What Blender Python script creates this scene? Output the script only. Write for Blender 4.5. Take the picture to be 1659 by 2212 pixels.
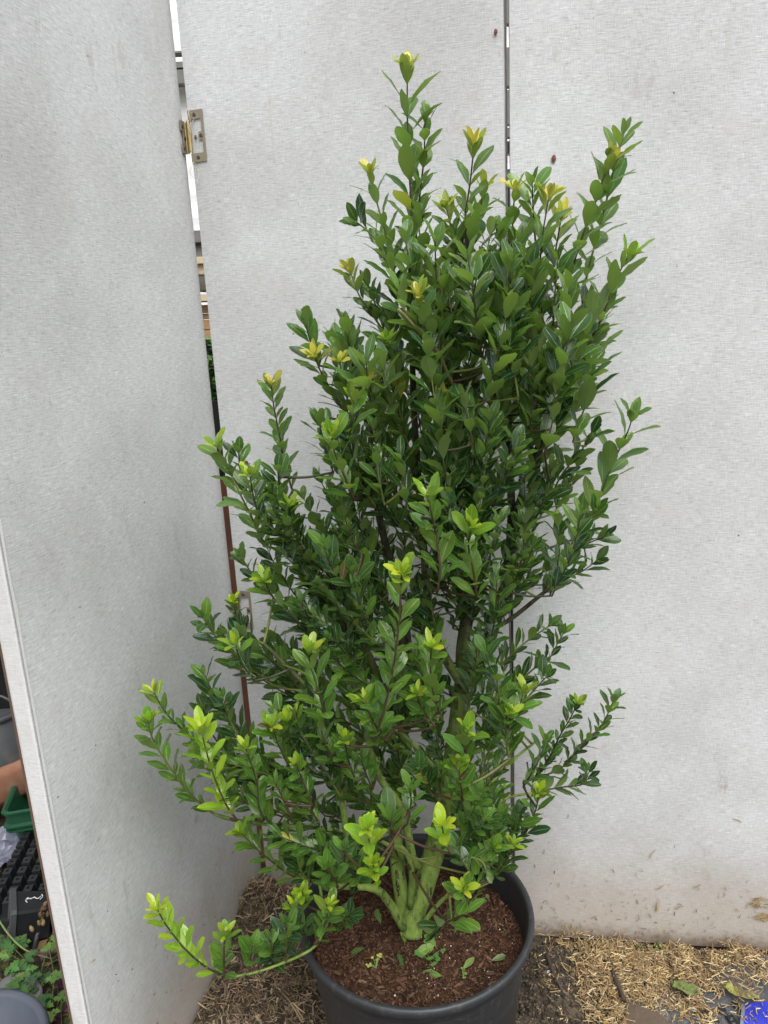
import bpy, bmesh, math, random
import numpy as np
from mathutils import Vector, Matrix, Quaternion, noise
from mathutils.bvhtree import BVHTree

R = math.radians
rnd = random.Random(11)
for o in list(bpy.data.objects):
    bpy.data.objects.remove(o)
sc = bpy.context.scene
C = sc.collection

# ------------------------------------------------------------------ camera
W, H, F, CX, CY = 1659., 2212., 1671., 829.5, 1106.          # measuring frame of the photograph
CAM = Vector((0, 0, 1.5))
_d = Vector((1150-CX, 7425-CY, F)).normalized()
_up = -_d
_Y = (Vector((0, 0, 1)) - _up*_up.z).normalized()
_X = _Y.cross(_up)
def cam2w(v): return Vector((v.dot(_X), v.dot(_Y), v.dot(_up)))
def ray(px, py): return cam2w(Vector((px-CX, py-CY, F)))
def at_y(px, py, y):
    r = ray(px, py); return CAM + r*(y/r.y)
def at_z(px, py, z):
    r = ray(px, py); return CAM + r*((z-CAM.z)/r.z)
def proj(p):
    v = Vector(p)-CAM
    q = _X*v.x + _Y*v.y + _up*v.z
    return (CX+F*q.x/q.z, CY+F*q.y/q.z, q.z)
cd = bpy.data.cameras.new('camera'); cam = bpy.data.objects.new('camera', cd); C.objects.link(cam)
cd.sensor_fit = 'VERTICAL'; cd.sensor_height = 36; cd.lens = 36*F/H
cd.clip_start = .02; cd.clip_end = 500
r_, u_, b_ = cam2w(Vector((1, 0, 0))), cam2w(Vector((0, -1, 0))), cam2w(Vector((0, 0, -1)))
cam.matrix_world = Matrix(((r_.x, u_.x, b_.x, CAM.x), (r_.y, u_.y, b_.y, CAM.y), (r_.z, u_.z, b_.z, CAM.z), (0, 0, 0, 1)))
sc.camera = cam

# ------------------------------------------------------------------ light
SUN_EL, SUN_AZ = R(57), R(158)     # azimuth clockwise from +Y: behind the camera, a little right
world = bpy.data.worlds.new('World'); sc.world = world; world.use_nodes = True
wn = world.node_tree.nodes; wl = world.node_tree.links
bg = wn['Background']; sky = wn.new('ShaderNodeTexSky'); sky.sky_type = 'NISHITA'
sky.sun_disc = False; sky.sun_elevation = SUN_EL; sky.sun_rotation = SUN_AZ
sky.air_density = 1.0; sky.dust_density = 5.0; sky.ozone_density = 1.0
hs = wn.new('ShaderNodeHueSaturation'); hs.inputs['Saturation'].default_value = .16
wl.new(sky.outputs[0], hs.inputs['Color']); wl.new(hs.outputs[0], bg.inputs['Color'])
bg.inputs['Strength'].default_value = .15
sd = bpy.data.lights.new('sun', 'SUN'); sun = bpy.data.objects.new('sun', sd); C.objects.link(sun)
sd.energy = 1.2; sd.angle = R(60); sd.color = (1, .99, .98)
sv = Vector((math.sin(SUN_AZ)*math.cos(SUN_EL), math.cos(SUN_AZ)*math.cos(SUN_EL), math.sin(SUN_EL)))
sun.rotation_euler = sv.to_track_quat('Z', 'Y').to_euler()
sun.location = sv*6
vs = sc.view_settings; vs.view_transform = 'Standard'; vs.look = 'None'; vs.gamma = 1; vs.use_curve_mapping = False
vs.exposure = 0.55
sc.cycles.max_bounces = 8; sc.cycles.transparent_max_bounces = 8

# ------------------------------------------------------------------ materials
def srgb(r, g, b):
    f = lambda c: (c/255/12.92) if c/255 <= .04045 else ((c/255+.055)/1.055)**2.4
    return (f(r), f(g), f(b), 1)
class M:
    def __init__(s, name):
        s.m = bpy.data.materials.new(name); s.m.use_nodes = True
        s.n = s.m.node_tree.nodes; s.l = s.m.node_tree.links
        s.b = s.n['Principled BSDF']; s.out = s.n['Material Output']
    def node(s, t, **kw):
        n = s.n.new('ShaderNode'+t)
        for k, v in kw.items(): setattr(n, k, v)
        return n
    def put(s, sock, v):
        if hasattr(v, 'is_output') or isinstance(v, bpy.types.NodeSocket): s.l.new(v, sock)
        else: sock.default_value = v
    def noise(s, vec, scale, detail=4, rough=.55):
        n = s.node('TexNoise'); s.put(n.inputs['Scale'], scale); n.inputs['Detail'].default_value = detail
        n.inputs['Roughness'].default_value = rough
        if vec is not None: s.l.new(vec, n.inputs['Vector'])
        return n.outputs['Fac']
    def map(s, vec, scale=(1, 1, 1), rot=(0, 0, 0)):
        n = s.node('Mapping'); n.inputs['Scale'].default_value = scale; n.inputs['Rotation'].default_value = rot
        s.l.new(vec, n.inputs['Vector']); return n.outputs[0]
    def ramp(s, fac, stops):
        n = s.node('ValToRGB'); s.l.new(fac, n.inputs[0]); e = n.color_ramp.elements
        e[0].position, e[0].color = stops[0]; e[1].position, e[1].color = stops[-1]
        for p, c in stops[1:-1]:
            k = e.new(p); k.color = c
        return n.outputs[0]
    def mix(s, fac, a, b, mode='MIX'):
        n = s.node('MixRGB', blend_type=mode); s.put(n.inputs[0], fac); s.put(n.inputs[1], a); s.put(n.inputs[2], b)
        return n.outputs[0]
    def math(s, op, a, b=0., c=0.):
        n = s.node('Math', operation=op); s.put(n.inputs[0], a); s.put(n.inputs[1], b); s.put(n.inputs[2], c); return n.outputs[0]
    def step(s, x, lo, hi):
        n = s.node('MapRange'); n.interpolation_type = 'SMOOTHSTEP'; s.put(n.inputs[0], x)
        n.inputs[1].default_value = lo; n.inputs[2].default_value = hi; return n.outputs[0]
    def bump(s, h, strength=.3, dist=.01):
        n = s.node('Bump'); n.inputs['Strength'].default_value = strength; n.inputs['Distance'].default_value = dist
        s.l.new(h, n.inputs['Height']); s.l.new(n.outputs[0], s.b.inputs['Normal']); return n.outputs[0]
def G(v, a=1): return (v, v, v, a)

def mat_plain(name, col, rough=.6, var=.25, scale=30, metal=0, bump=.15, spec=.5, dirt=None):
    m = M(name); tc = m.node('NewGeometry').outputs['Position']
    f = m.noise(tc, scale, 5)
    c = m.mix(f, tuple(x*(1-var) for x in col[:3])+(1,), tuple(min(1, x*(1+var)) for x in col[:3])+(1,))
    if dirt:
        d = m.step(m.noise(tc, 9, 6, .65), .5, .68); c = m.mix(m.math('MULTIPLY', d, .6), c, dirt)
    m.put(m.b.inputs['Base Color'], c)
    m.put(m.b.inputs['Roughness'], rough); m.b.inputs['Metallic'].default_value = metal
    m.b.inputs['Specular IOR Level'].default_value = spec
    m.bump(m.noise(tc, scale*6, 4), bump, .002)
    return m.m

def mat_tint(name, rough=.8, var=.2, spec=.3):
    m = M(name); a = m.node('Attribute', attribute_name='tint').outputs['Color']
    tc = m.node('NewGeometry').outputs['Position']
    f = m.noise(tc, 260, 3)
    m.put(m.b.inputs['Base Color'], m.mix(var, a, m.mix(f, G(.1), G(1)), 'MULTIPLY'))
    m.b.inputs['Roughness'].default_value = rough; m.b.inputs['Specular IOR Level'].default_value = spec
    return m.m

def mat_canvas(name, seed, dirt=1., grey=1.):
    m = M(name); uv = m.node('UVMap').outputs[0]
    off = m.node('Mapping'); off.inputs['Location'].default_value = (seed, seed*2.7, 0); m.l.new(uv, off.inputs[0]); u = off.outputs[0]
    wob = m.node('VectorMath', operation='ADD')
    nz = m.node('TexNoise'); nz.inputs['Scale'].default_value = 3; m.l.new(u, nz.inputs['Vector'])
    sc2 = m.node('VectorMath', operation='SCALE'); m.l.new(nz.outputs['Color'], sc2.inputs[0]); sc2.inputs['Scale'].default_value = .012
    m.l.new(u, wob.inputs[0]); m.l.new(sc2.outputs[0], wob.inputs[1]); w = wob.outputs[0]
    h1 = m.noise(m.map(w, (48, 600, 1)), 1, 3, .6)        # weft threads
    h2 = m.noise(m.map(w, (60, 330, 1)), 1, 2, .5)
    v1 = m.noise(m.map(w, (640, 60, 1)), 1, 3, .6)        # warp threads
    slub = m.noise(m.map(w, (150, 150, 1)), 1, 3, .7)
    t = m.math('ADD', m.math('MULTIPLY', h1, .57), m.math('ADD', m.math('MULTIPLY', h2, .25), m.math('ADD', m.math('MULTIPLY', v1, .37), m.math('MULTIPLY', slub, .18))))
    base = m.ramp(t, [(.50, srgb(168, 169, 170)), (.64, srgb(196, 198, 199)), (.74, srgb(206, 208, 209)), (.92, srgb(233, 234, 235))])
    big = m.noise(u, 2.2, 4, .6)
    base = m.mix(m.math('MULTIPLY', m.step(big, .36, .68), .38), base, srgb(196, 194, 188), 'MULTIPLY')
    sm = m.step(m.noise(m.map(w, (3.2, 1.6, 1)), 1, 7, .7), .52, .68)
    base = m.mix(m.math('MULTIPLY', sm, .20), base, srgb(168, 167, 163))
    # warm rubbed patches
    base = m.mix(m.math('MULTIPLY', m.step(m.noise(u, 5, 5, .6), .56, .72), .35), base, srgb(188, 180, 174))
    sep = m.node('SeparateXYZ'); m.l.new(uv, sep.inputs[0]); z = sep.outputs[1]
    low = m.math('SUBTRACT', m.math('ADD', z, m.math('MULTIPLY', m.noise(u, 7, 6, .7), .38)), .19)
    d1 = m.math('MULTIPLY', m.math('SUBTRACT', 1., m.step(low, .0, .42)), .62*dirt)
    base = m.mix(d1, base, srgb(158, 142, 122))
    low2 = m.math('SUBTRACT', m.math('ADD', z, m.math('MULTIPLY', m.noise(u, 30, 6, .75), .10)), .05)
    d2 = m.math('MULTIPLY', m.math('SUBTRACT', 1., m.step(low2, .0, .07)), .75*dirt)
    base = m.mix(d2, base, srgb(104, 84, 60))
    stain = m.math('MULTIPLY', m.step(m.noise(m.map(u, (16, 5, 1)), 1, 8, .72), .60, .72), m.math('SUBTRACT', 1., m.step(z, .25, 1.)))
    base = m.mix(m.math('MULTIPLY', stain, .5*dirt), base, srgb(122, 104, 82))
    scf = m.step(m.noise(m.map(w, (9, 3.5, 1)), 1, 9, .78), .585, .66)
    base = m.mix(m.math('MULTIPLY', scf, .30), base, srgb(150, 141, 134))
    drip = m.math('MULTIPLY', m.step(m.noise(m.map(u, (34, 1.4, 1)), 1, 5, .6), .60, .74), m.step(m.noise(u, 1.7, 3), .45, .62))
    base = m.mix(m.math('MULTIPLY', drip, .28), base, srgb(168, 160, 148))
    # fly specks
    vo = m.node('TexVoronoi'); vo.inputs['Scale'].default_value = 17; m.l.new(u, vo.inputs['Vector'])
    sp = m.math('LESS_THAN', vo.outputs['Distance'], .035)
    pick = m.math('GREATER_THAN', m.noise(m.map(u, (1, 1, 1)), 11, 2), .53)
    base = m.mix(m.math('MULTIPLY', m.math('MULTIPLY', sp, pick), .75), base, srgb(70, 62, 56))
    vo2 = m.node('TexVoronoi'); vo2.inputs['Scale'].default_value = 60; m.l.new(u, vo2.inputs['Vector'])
    base = m.mix(m.math('MULTIPLY', m.math('LESS_THAN', vo2.outputs['Distance'], .1), m.math('MULTIPLY', m.step(m.noise(u, 9, 3), .5, .65), .35)), base, srgb(110, 100, 92))
    if grey != 1.: base = m.mix(grey, base, srgb(240, 238, 234))
    m.put(m.b.inputs['Base Color'], base); m.b.inputs['Roughness'].default_value = .95
    m.b.inputs['Specular IOR Level'].default_value = .1
    m.bump(t, .35, .0016)
    return m.m

def leaf_common(m, tint):
    uv = m.node('UVMap').outputs[0]; sep = m.node('SeparateXYZ'); m.l.new(uv, sep.inputs[0])
    x = m.math('ABSOLUTE', m.math('SUBTRACT', sep.outputs[0], .5))
    geo = m.node('NewGeometry')
    back = geo.outputs['Backfacing']
    f = m.noise(geo.outputs['Position'], 90, 3)
    c = m.mix(.35, tint, m.mix(f, G(.55), G(1.35)), 'MULTIPLY')
    rib = m.math('SUBTRACT', 1., m.step(x, .012, .05))
    edge = m.step(x, .43, .485)
    light = m.mix(.65, m.mix(1., tint, (2.3, 1.9, 1.9, 1), 'MULTIPLY'), (.24, .36, .10, 1))
    c = m.mix(m.math('MULTIPLY', m.math('MAXIMUM', rib, m.math('MULTIPLY', edge, .8)), .75), c, light)
    under = m.mix(.7, m.mix(1., tint, (2.0, 1.55, 1.8, 1), 'MULTIPLY'), (.18, .26, .085, 1))
    c2 = m.mix(back, c, under)
    m.put(m.b.inputs['Base Color'], c2)
    m.put(m.b.inputs['Roughness'], m.math('ADD', m.math('MULTIPLY', back, .30), .19))
    m.b.inputs['Specular IOR Level'].default_value = .5
    vein = m.node('TexWave', wave_type='BANDS', bands_direction='Y'); m.l.new(uv, vein.inputs[0]); vein.inputs['Scale'].default_value = 3.2
    vein.inputs['Distortion'].default_value = 3
    m.bump(m.math('ADD', m.math('MULTIPLY', m.math('SUBTRACT', 1., m.step(x, 0, .07)), -1.), m.math('MULTIPLY', vein.outputs['Fac'], .09)), .35, .002)
    tr = m.node('BsdfTranslucent'); m.put(tr.inputs[0], m.mix(1., c2, (1.55, 1.85, .8, 1), 'MULTIPLY'))
    mx = m.node('MixShader'); mx.inputs[0].default_value = .30
    m.l.new(m.b.outputs[0], mx.inputs[1]); m.l.new(tr.outputs[0], mx.inputs[2]); m.l.new(mx.outputs[0], m.out.inputs['Surface'])
    return m.m
def mat_leaf_mesh():
    m = M('leaf_mass'); return leaf_common(m, m.node('Attribute', attribute_name='tint').outputs['Color'])
def mat_leaf_obj():
    m = M('leaf_single'); return leaf_common(m, m.node('ObjectInfo').outputs['Color'])

def mat_bark():
    m = M('mossy_bark'); g = m.node('NewGeometry').outputs['Position']; sep = m.node('SeparateXYZ'); m.l.new(g, sep.inputs[0])
    n = m.noise(m.map(g, (1, 1, .45)), 60, 8, .7)
    green = m.ramp(n, [(.33, (.04, .055, .015, 1)), (.44, (.13, .20, .033, 1)), (.7, (.25, .34, .07, 1))])
    brown = m.ramp(n, [(.3, (.018, .016, .011, 1)), (.5, (.055, .05, .03, 1)), (.72, (.12, .10, .06, 1))])
    # algae grows on the lower wood and thins out upwards
    k = m.step(m.math('ADD', sep.outputs[2], m.math('MULTIPLY', m.noise(g, 14, 5), .5)), .85, 1.25)
    c = m.mix(k, green, brown)
    c = m.mix(m.step(m.noise(m.map(g, (1, 1, .35)), 45, 6, .75), .56, .63), c, (.02, .022, .01, 1))
    m.put(m.b.inputs['Base Color'], c); m.b.inputs['Roughness'].default_value = .85
    m.bump(n, .6, .004); return m.m
def mat_twig():
    m = M('twig_bark'); g = m.node('NewGeometry').outputs['Position']
    a = m.node('Attribute', attribute_name='tint').outputs['Color']
    n = m.noise(g, 120, 4); m.put(m.b.inputs['Base Color'], m.mix(.5, a, m.mix(n, G(.4), G(1.5)), 'MULTIPLY'))
    m.b.inputs['Roughness'].default_value = .6; m.bump(n, .3, .001); return m.m
def mat_soil(name, stops, scale=60):
    m = M(name); g = m.node('NewGeometry').outputs['Position']
    n = m.noise(g, scale, 8, .75); m.put(m.b.inputs['Base Color'], m.ramp(n, stops))
    m.b.inputs['Roughness'].default_value = .9; m.b.inputs['Specular IOR Level'].default_value = .25
    m.bump(n, 1., .012); return m.m

CANVAS = [mat_canvas('canvas_a', 0.3), mat_canvas('canvas_b', 5.1), mat_canvas('canvas_c', 9.7)]
CANVAS_EDGE = mat_canvas('canvas_edge', 14.2, 1., .28)
BACKBOARD = mat_plain('hardboard', (.12, .07, .045, 1), .8)
SHADED_EDGE = mat_plain('shaded_edge', (.40, .39, .37, 1), .7)  # middle panel's edge: shade by the gap put into the cloth colour as grey
LEAF_S = mat_leaf_obj(); LEAF_J = mat_leaf_mesh(); BARK = mat_bark(); TWIG = mat_twig(); PALESTEM = mat_plain('pale_stem', (.17, .155, .055, 1), .65, .35, 60)
def mat_pot():
    m = M('black_plastic_pot'); g = m.node('NewGeometry').outputs['Position']
    n = m.noise(g, 26, 8, .72); fine = m.noise(m.map(g, (1, 1, 5)), 60, 5, .7); drip = m.noise(m.map(g, (1, 1, .12)), 75, 4, .6)
    c = m.mix(n, (.018, .020, .023, 1), (.036, .038, .042, 1))
    c = m.mix(m.math('MULTIPLY', m.step(fine, .56, .70), .55), c, (.10, .092, .08, 1))
    c = m.mix(m.math('MULTIPLY', m.step(drip, .58, .72), .45), c, (.085, .08, .07, 1))
    v = m.node('TexVoronoi'); v.inputs['Scale'].default_value = 95; m.l.new(g, v.inputs['Vector'])
    c = m.mix(m.math('MULTIPLY', m.math('LESS_THAN', v.outputs['Distance'], .16), m.math('MULTIPLY', m.step(n, .5, .62), .7)), c, (.12, .085, .055, 1))
    m.put(m.b.inputs['Base Color'], c); m.put(m.b.inputs['Roughness'], m.math('ADD', .30, m.math('MULTIPLY', fine, .35)))
    m.bump(fine, .12, .0012); return m.m
POT = mat_pot()
SOIL = mat_soil('potting_soil', [(.3, (.014, .007, .004, 1)), (.5, (.068, .032, .017, 1)), (.72, (.15, .078, .042, 1))])
GROUND = mat_soil('ground_soil', [(.3, (.018, .014, .010, 1)), (.5, (.07, .055, .038, 1)), (.72, (.17, .135, .09, 1))], 35)
TINT = mat_tint('fibre'); 
BRASS = mat_plain('worn_brass', (.50, .40, .19, 1), .28, .3, 60, metal=1)
DULLBRASS = mat_plain('dull_plate', (.27, .235, .165, 1), .55, .2, 80, metal=.35)
SCREW = mat_plain('old_screw', (.10, .085, .09, 1), .5, .3, 300, metal=.6)
BLACKP = mat_plain('black_plastic', (.016, .018, .020, 1), .38, .4, 25, dirt=(.05, .048, .042, 1))
GREYP = mat_plain('grey_plastic', (.06, .065, .068, 1), .45, .3, 20, dirt=(.12, .11, .10, 1))
GREENP = mat_plain('green_plastic', (.012, .075, .035, 1), .4, .25, 20, dirt=(.03, .09, .05, 1))
TERRA = mat_plain('terracotta', (.26, .12, .07, 1), .85, .3, 25, dirt=(.32, .22, .15, 1))
SLAB = mat_plain('grey_slab', (.16, .16, .16, 1), .8, .3, 40)
BLUEP = mat_plain('blue_plastic', (.025, .035, .42, 1), .35, .25, 14, dirt=(.06, .10, .45, 1))
CLEARP = mat_plain('crumpled_film', (.16, .17, .22, 1), .15, .6, 12)
WHITEP = mat_plain('white_sheeting', (.86, .87, .87, 1), .5, .05, 5)
GREYBEAM = mat_plain('grey_beam', (.17, .17, .16, 1), .8)
WOOD = mat_plain('raw_timber', (.45, .28, .14, 1), .75, .35, 40)
PALEWOOD = mat_plain('pale_timber', (.55, .46, .31, 1), .75, .3, 40)
RUST = mat_plain('rusty_brown', (.16, .065, .035, 1), .8, .5, 18)
MARK = mat_plain('white_chalk', (.7, .7, .68, 1), .8)
MEMB = mat_plain('grey_membrane', (.075, .08, .088, 1), .55, .4, 30, dirt=(.15, .13, .10, 1))

# ------------------------------------------------------------------ mesh building
WLOC = {}
class MB:
    def __init__(s): s.v = []; s.f = []; s.c = []; s.uv = []
    def add(s, vs, fs, col=(1, 1, 1), uvs=None):
        b = len(s.v); s.v += [tuple(v) for v in vs]
        for i, f in enumerate(fs):
            s.f.append(tuple(b+k for k in f)); s.c.append(col); s.uv.append(uvs[i] if uvs else None)
    def box(s, lo, hi, mtx=None, col=(1, 1, 1)):
        x0, y0, z0 = lo; x1, y1, z1 = hi
        v = [Vector(p) for p in ((x0, y0, z0), (x1, y0, z0), (x1, y1, z0), (x0, y1, z0), (x0, y0, z1), (x1, y0, z1), (x1, y1, z1), (x0, y1, z1))]
        if mtx: v = [mtx @ p for p in v]
        s.add(v, [(0, 3, 2, 1), (4, 5, 6, 7), (0, 1, 5, 4), (1, 2, 6, 5), (2, 3, 7, 6), (3, 0, 4, 7)], col)
    def tube(s, pts, rad, n=8, col=(1, 1, 1), cap=True, lump=0):
        pts = [Vector(p) for p in pts]; N = len(pts)
        if not hasattr(rad, '__len__'): rad = [rad]*N
        t = (pts[1]-pts[0]).normalized(); a = t.orthogonal().normalized(); vs = []
        for i, p in enumerate(pts):
            t2 = (pts[min(i+1, N-1)]-pts[max(i-1, 0)]).normalized()
            a = (a-t2*a.dot(t2)).normalized(); b = t2.cross(a)
            for k in range(n):
                th = 2*math.pi*k/n; r = rad[i]
                d = a*math.cos(th)+b*math.sin(th)
                if lump: r *= 1+lump*(noise.noise((p+d*r)*30)+.35*noise.noise((p+d*r)*110))
                vs.append(p+d*r)
        fs = [(i*n+k, i*n+(k+1) % n, (i+1)*n+(k+1) % n, (i+1)*n+k) for i in range(N-1) for k in range(n)]
        if cap: fs += [tuple(range(n))[::-1], tuple(range((N-1)*n, N*n))]
        s.add(vs, fs, col)
    def lathe(s, prof, n=64, c=(0, 0, 0), mtx=None, col=(1, 1, 1)):
        vs = []
        for r, z in prof:
            for k in range(n):
                th = 2*math.pi*k/n; p = Vector((r*math.cos(th), r*math.sin(th), z))
                vs.append((mtx @ p if mtx else p)+Vector(c))
        s.add(vs, [(i*n+k, i*n+(k+1) % n, (i+1)*n+(k+1) % n, (i+1)*n+k) for i in range(len(prof)-1) for k in range(n)], col)
    def build(s, name, mat, parent=None, origin=None, smooth=False, tint=False, bevel=0):
        P = np.array(s.v, dtype=float)
        if origin is None: origin = ((P[:, 0].min()+P[:, 0].max())/2, (P[:, 1].min()+P[:, 1].max())/2, P[:, 2].min())
        origin = Vector(origin)
        me = bpy.data.meshes.new(name); me.from_pydata([tuple(Vector(v)-origin) for v in s.v], [], s.f)
        if any(u is not None for u in s.uv):
            ul = me.uv_layers.new(name='UVMap'); k = 0
            for f, u in zip(s.f, s.uv):
                for j in range(len(f)): ul.data[k+j].uv = u[j] if u else (0, 0)
                k += len(f)
        if tint:
            ca = me.color_attributes.new('tint', 'FLOAT_COLOR', 'CORNER')
            arr = []
            for f, c in zip(s.f, s.c): arr += [c[0], c[1], c[2], 1.]*len(f)
            ca.data.foreach_set('color', arr)
        if smooth: me.polygons.foreach_set('use_smooth', [True]*len(me.polygons))
        me.update()
        o = bpy.data.objects.new(name, me); C.objects.link(o); o.data.materials.append(mat)
        place(o, parent, origin)
        if bevel:
            bm = bmesh.new(); bm.from_mesh(me); bmesh.ops.bevel(bm, geom=bm.edges[:], offset=bevel, segments=2, affect='EDGES'); bm.to_mesh(me); bm.free()
        return o
def place(o, parent, wloc):
    WLOC[o.name] = Vector(wloc)
    if parent: o.parent = parent; o.location = Vector(wloc)-WLOC[parent.name]
    else: o.location = wloc
def thing(name, label, cat, loc, group=None):
    o = bpy.data.objects.new(name, None); C.objects.link(o); o.empty_display_size = .05
    place(o, None, loc); tag(o, label, cat, group); return o
def tag(o, label, cat, group=None, kind=None):
    if label: o['label'] = label
    if cat: o['category'] = cat
    if group: o['group'] = group
    if kind: o['kind'] = kind
    return o
def catmull(pts, k=5):
    pts = [Vector(p) for p in pts]
    if len(pts) < 3: 
        return [pts[0].lerp(pts[1], i/k) for i in range(k+1)]
    P = [pts[0]*2-pts[1]]+pts+[pts[-1]*2-pts[-2]]; out = []
    for i in range(1, len(P)-2):
        for j in range(k):
            t = j/k; a, b, c, d = P[i-1], P[i], P[i+1], P[i+2]
            out.append(.5*((2*b)+(c-a)*t+(2*a-5*b+4*c-d)*t*t+(3*b-a-3*c+d)*t**3))
    out.append(pts[-1]); return out

# ------------------------------------------------------------------ ground
def mound(x, y):
    h = .012*noise.noise(Vector((x*4, y*4, 3)))+.012*noise.noise(Vector((x*14, y*14, 7)))
    g = lambda cx, cy, sx, sy: math.exp(-((x-cx)/sx)**2-((y-cy)/sy)**2)
    h += .10*g(-.36, 1.62, .13, .13)+.05*g(-.33, 1.36, .15, .17)+.04*g(-.30, 1.2, .12, .12)
    h += .012*g(.55, 1.42, .2, .1)+.02*g(.32, 1.4, .06, .08)
    m = g(-.34, 1.5, .22, .3)
    h += m*(.022*noise.noise(Vector((x*22, y*22, 1)))+.014*noise.noise(Vector((x*55, y*55, 5))))
    if x > 0: h += .008*noise.noise(Vector((x*45, y*45, 9)))*g(.4, 1.4, .3, .3)
    return h
def axis(lo, hi, step, far):
    a = list(np.arange(lo, hi, step)); o = []; d = step; p = hi
    while p < far: o.append(p); d *= 1.35; p += d
    q = []; d = step; p = lo-step
    while p > -far: q.append(p); d *= 1.35; p -= d
    return q[::-1]+a+o
xs, ys = axis(-1.5, 1.1, .016, 60), axis(.8, 2.1, .016, 60)
g = MB(); nx = len(xs)
g.add([(x, y, mound(x, y) if abs(x) < 3 and abs(y) < 4 else 0) for y in ys for x in xs],
      [(j*nx+i, j*nx+i+1, (j+1)*nx+i+1, (j+1)*nx+i) for j in range(len(ys)-1) for i in range(nx-1)])
ground = g.build('ground', GROUND, origin=(0, 0, 0), smooth=True); ground['kind'] = 'structure'

# ------------------------------------------------------------------ folding canvas screen
PANELS = dict(left=((-.531, 1.030), (-.3722, 1.752)), middle=((-.3602, 1.7410), (.2572, 1.5575)), right=((.2676, 1.5528), (.93, 1.4535)))
TH, TOP = .0316, 2.32
screen = thing('folding_screen', 'tall pale canvas covered folding screen standing behind and left of the potted shrub', 'folding screen', (-.05, 1.65, 0))
class Pan:
    def __init__(s, a, b):
        s.a = Vector((a[0], a[1], 0)); s.b = Vector((b[0], b[1], 0)); s.u = (s.b-s.a).normalized(); s.L = (s.b-s.a).length
        s.n = Vector((s.u.y, -s.u.x, 0))       # towards the viewer
    def pt(s, u, z, out=0): return s.a+s.u*u+s.n*out+Vector((0, 0, z))
    def hit(s, px, py, out=0):
        r = ray(px, py); t = ((s.a+s.n*out-CAM).dot(s.n))/r.dot(s.n); p = CAM+r*t; return ((p-s.a).dot(s.u), p.z)
    def sd(s, p): return (Vector(p)-s.a).dot(s.n)
PN = {k: Pan(*v) for k, v in PANELS.items()}
def warp(pn, u, z, L):
    return .003*noise.noise(Vector((u*5, z*3, L)))*min(1, min(u, L-u)/.04)
Z0 = {'left': .008, 'middle': .014, 'right': .012}
for idx, (k, pn) in enumerate(PN.items()):
    z0 = Z0[k]; L = pn.L; TH = .044 if k == 'middle' else .0316
    frame = MB()                                                   # timber frame inside the cloth
    # back board
    p = [pn.pt(0, z0, -TH), pn.pt(L, z0, -TH), pn.pt(L, TOP, -TH), pn.pt(0, TOP, -TH)]
    q = [pn.pt(0, z0, -TH-.004), pn.pt(L, z0, -TH-.004), pn.pt(L, TOP, -TH-.004), pn.pt(0, TOP, -TH-.004)]
    bb = MB(); bb.add(p+q, [(0, 1, 2, 3), (7, 6, 5, 4), (0, 4, 5, 1), (1, 5, 6, 2), (2, 6, 7, 3), (3, 7, 4, 0)])
    panel = MB(); nu, nz = 26, 70; vs = []; uvs = []; r0 = .004
    for j in range(nz+1):
        for i in range(nu+1):
            u = L*i/nu; z = z0+(TOP-z0)*j/nz
            e = 0 if 0 < i < nu and 0 < j < nz else -.0025
            vs.append(pn.pt(u, z, warp(pn, u, z, L)+e)); uvs.append((u, z))
    fs = [(j*(nu+1)+i, j*(nu+1)+i+1, (j+1)*(nu+1)+i+1, (j+1)*(nu+1)+i) for j in range(nz) for i in range(nu)]
    panel.add(vs, fs, uvs=[[uvs[x] for x in f] for f in fs])
    face = panel.build('canvas_face', CANVAS[idx], screen, smooth=True)
    back = bb.build('back_board', BACKBOARD, face)
    ed = MB()
    for u0, sgn in ((0, -1), (L, 1)):
        # cloth wrapped over the edge of the frame, slightly uneven hem
        n = 60; vs = []; uv2 = []
        for j in range(n+1):
            z = z0+(TOP-z0)*j/n; w_ = .0012*noise.noise(Vector((z*9, u0, 2)))
            vs += [pn.pt(u0, z, -.0025), pn.pt(u0+sgn*(.001+w_), z, -.006), pn.pt(u0+sgn*(.001+w_), z, -TH+.004), pn.pt(u0, z, -TH+.0005)]
            uv2 += [(0, z), (.004, z), (.028, z), (.032, z)]
        fs = []
        for j in range(n):
            for i in range(3):
                f = (j*4+i, (j+1)*4+i, (j+1)*4+i+1, j*4+i+1); fs.append(f if sgn > 0 else f)
        ed.add(vs, fs, uvs=[[uv2[x] for x in f] for f in fs])
    ed.add([pn.pt(0, TOP, -.0025), pn.pt(L, TOP, -.0025), pn.pt(L, TOP, -TH), pn.pt(0, TOP, -TH)], [(0, 1, 2, 3)], uvs=[[(0, 0), (L, 0), (L, .03), (0, .03)]])
    ed.add([pn.pt(0, z0, -.0025), pn.pt(L, z0, -.0025), pn.pt(L, z0, -TH), pn.pt(0, z0, -TH)], [(0, 3, 2, 1)], uvs=[[(0, 0), (0, .03), (L, .03), (L, 0)]])
    ed.build('canvas_edge', SHADED_EDGE if k == 'middle' else CANVAS_EDGE, screen)
# loose cloth hem on the left panel's near edge: a slightly proud, frayed strip
hem = MB(); pn = PN['left']; n = 90; vs = []; uvh = []
for j in range(n+1):
    z = .01+(TOP-.02)*j/n
    w_ = .0045+.002*noise.noise(Vector((z*14, 1, 8)))+.0015*noise.noise(Vector((z*60, 1, 8)))
    vs += [pn.pt(.0, z, .0014), pn.pt(w_, z, .0022)]; uvh += [(0, z), (w_, z)]
fs = [(2*j, 2*j+1, 2*j+3, 2*j+2) for j in range(n)]
hem.add(vs, fs, uvs=[[uvh[x] for x in f] for f in fs]); hem.build('hem', CANVAS_EDGE, screen)

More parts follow.
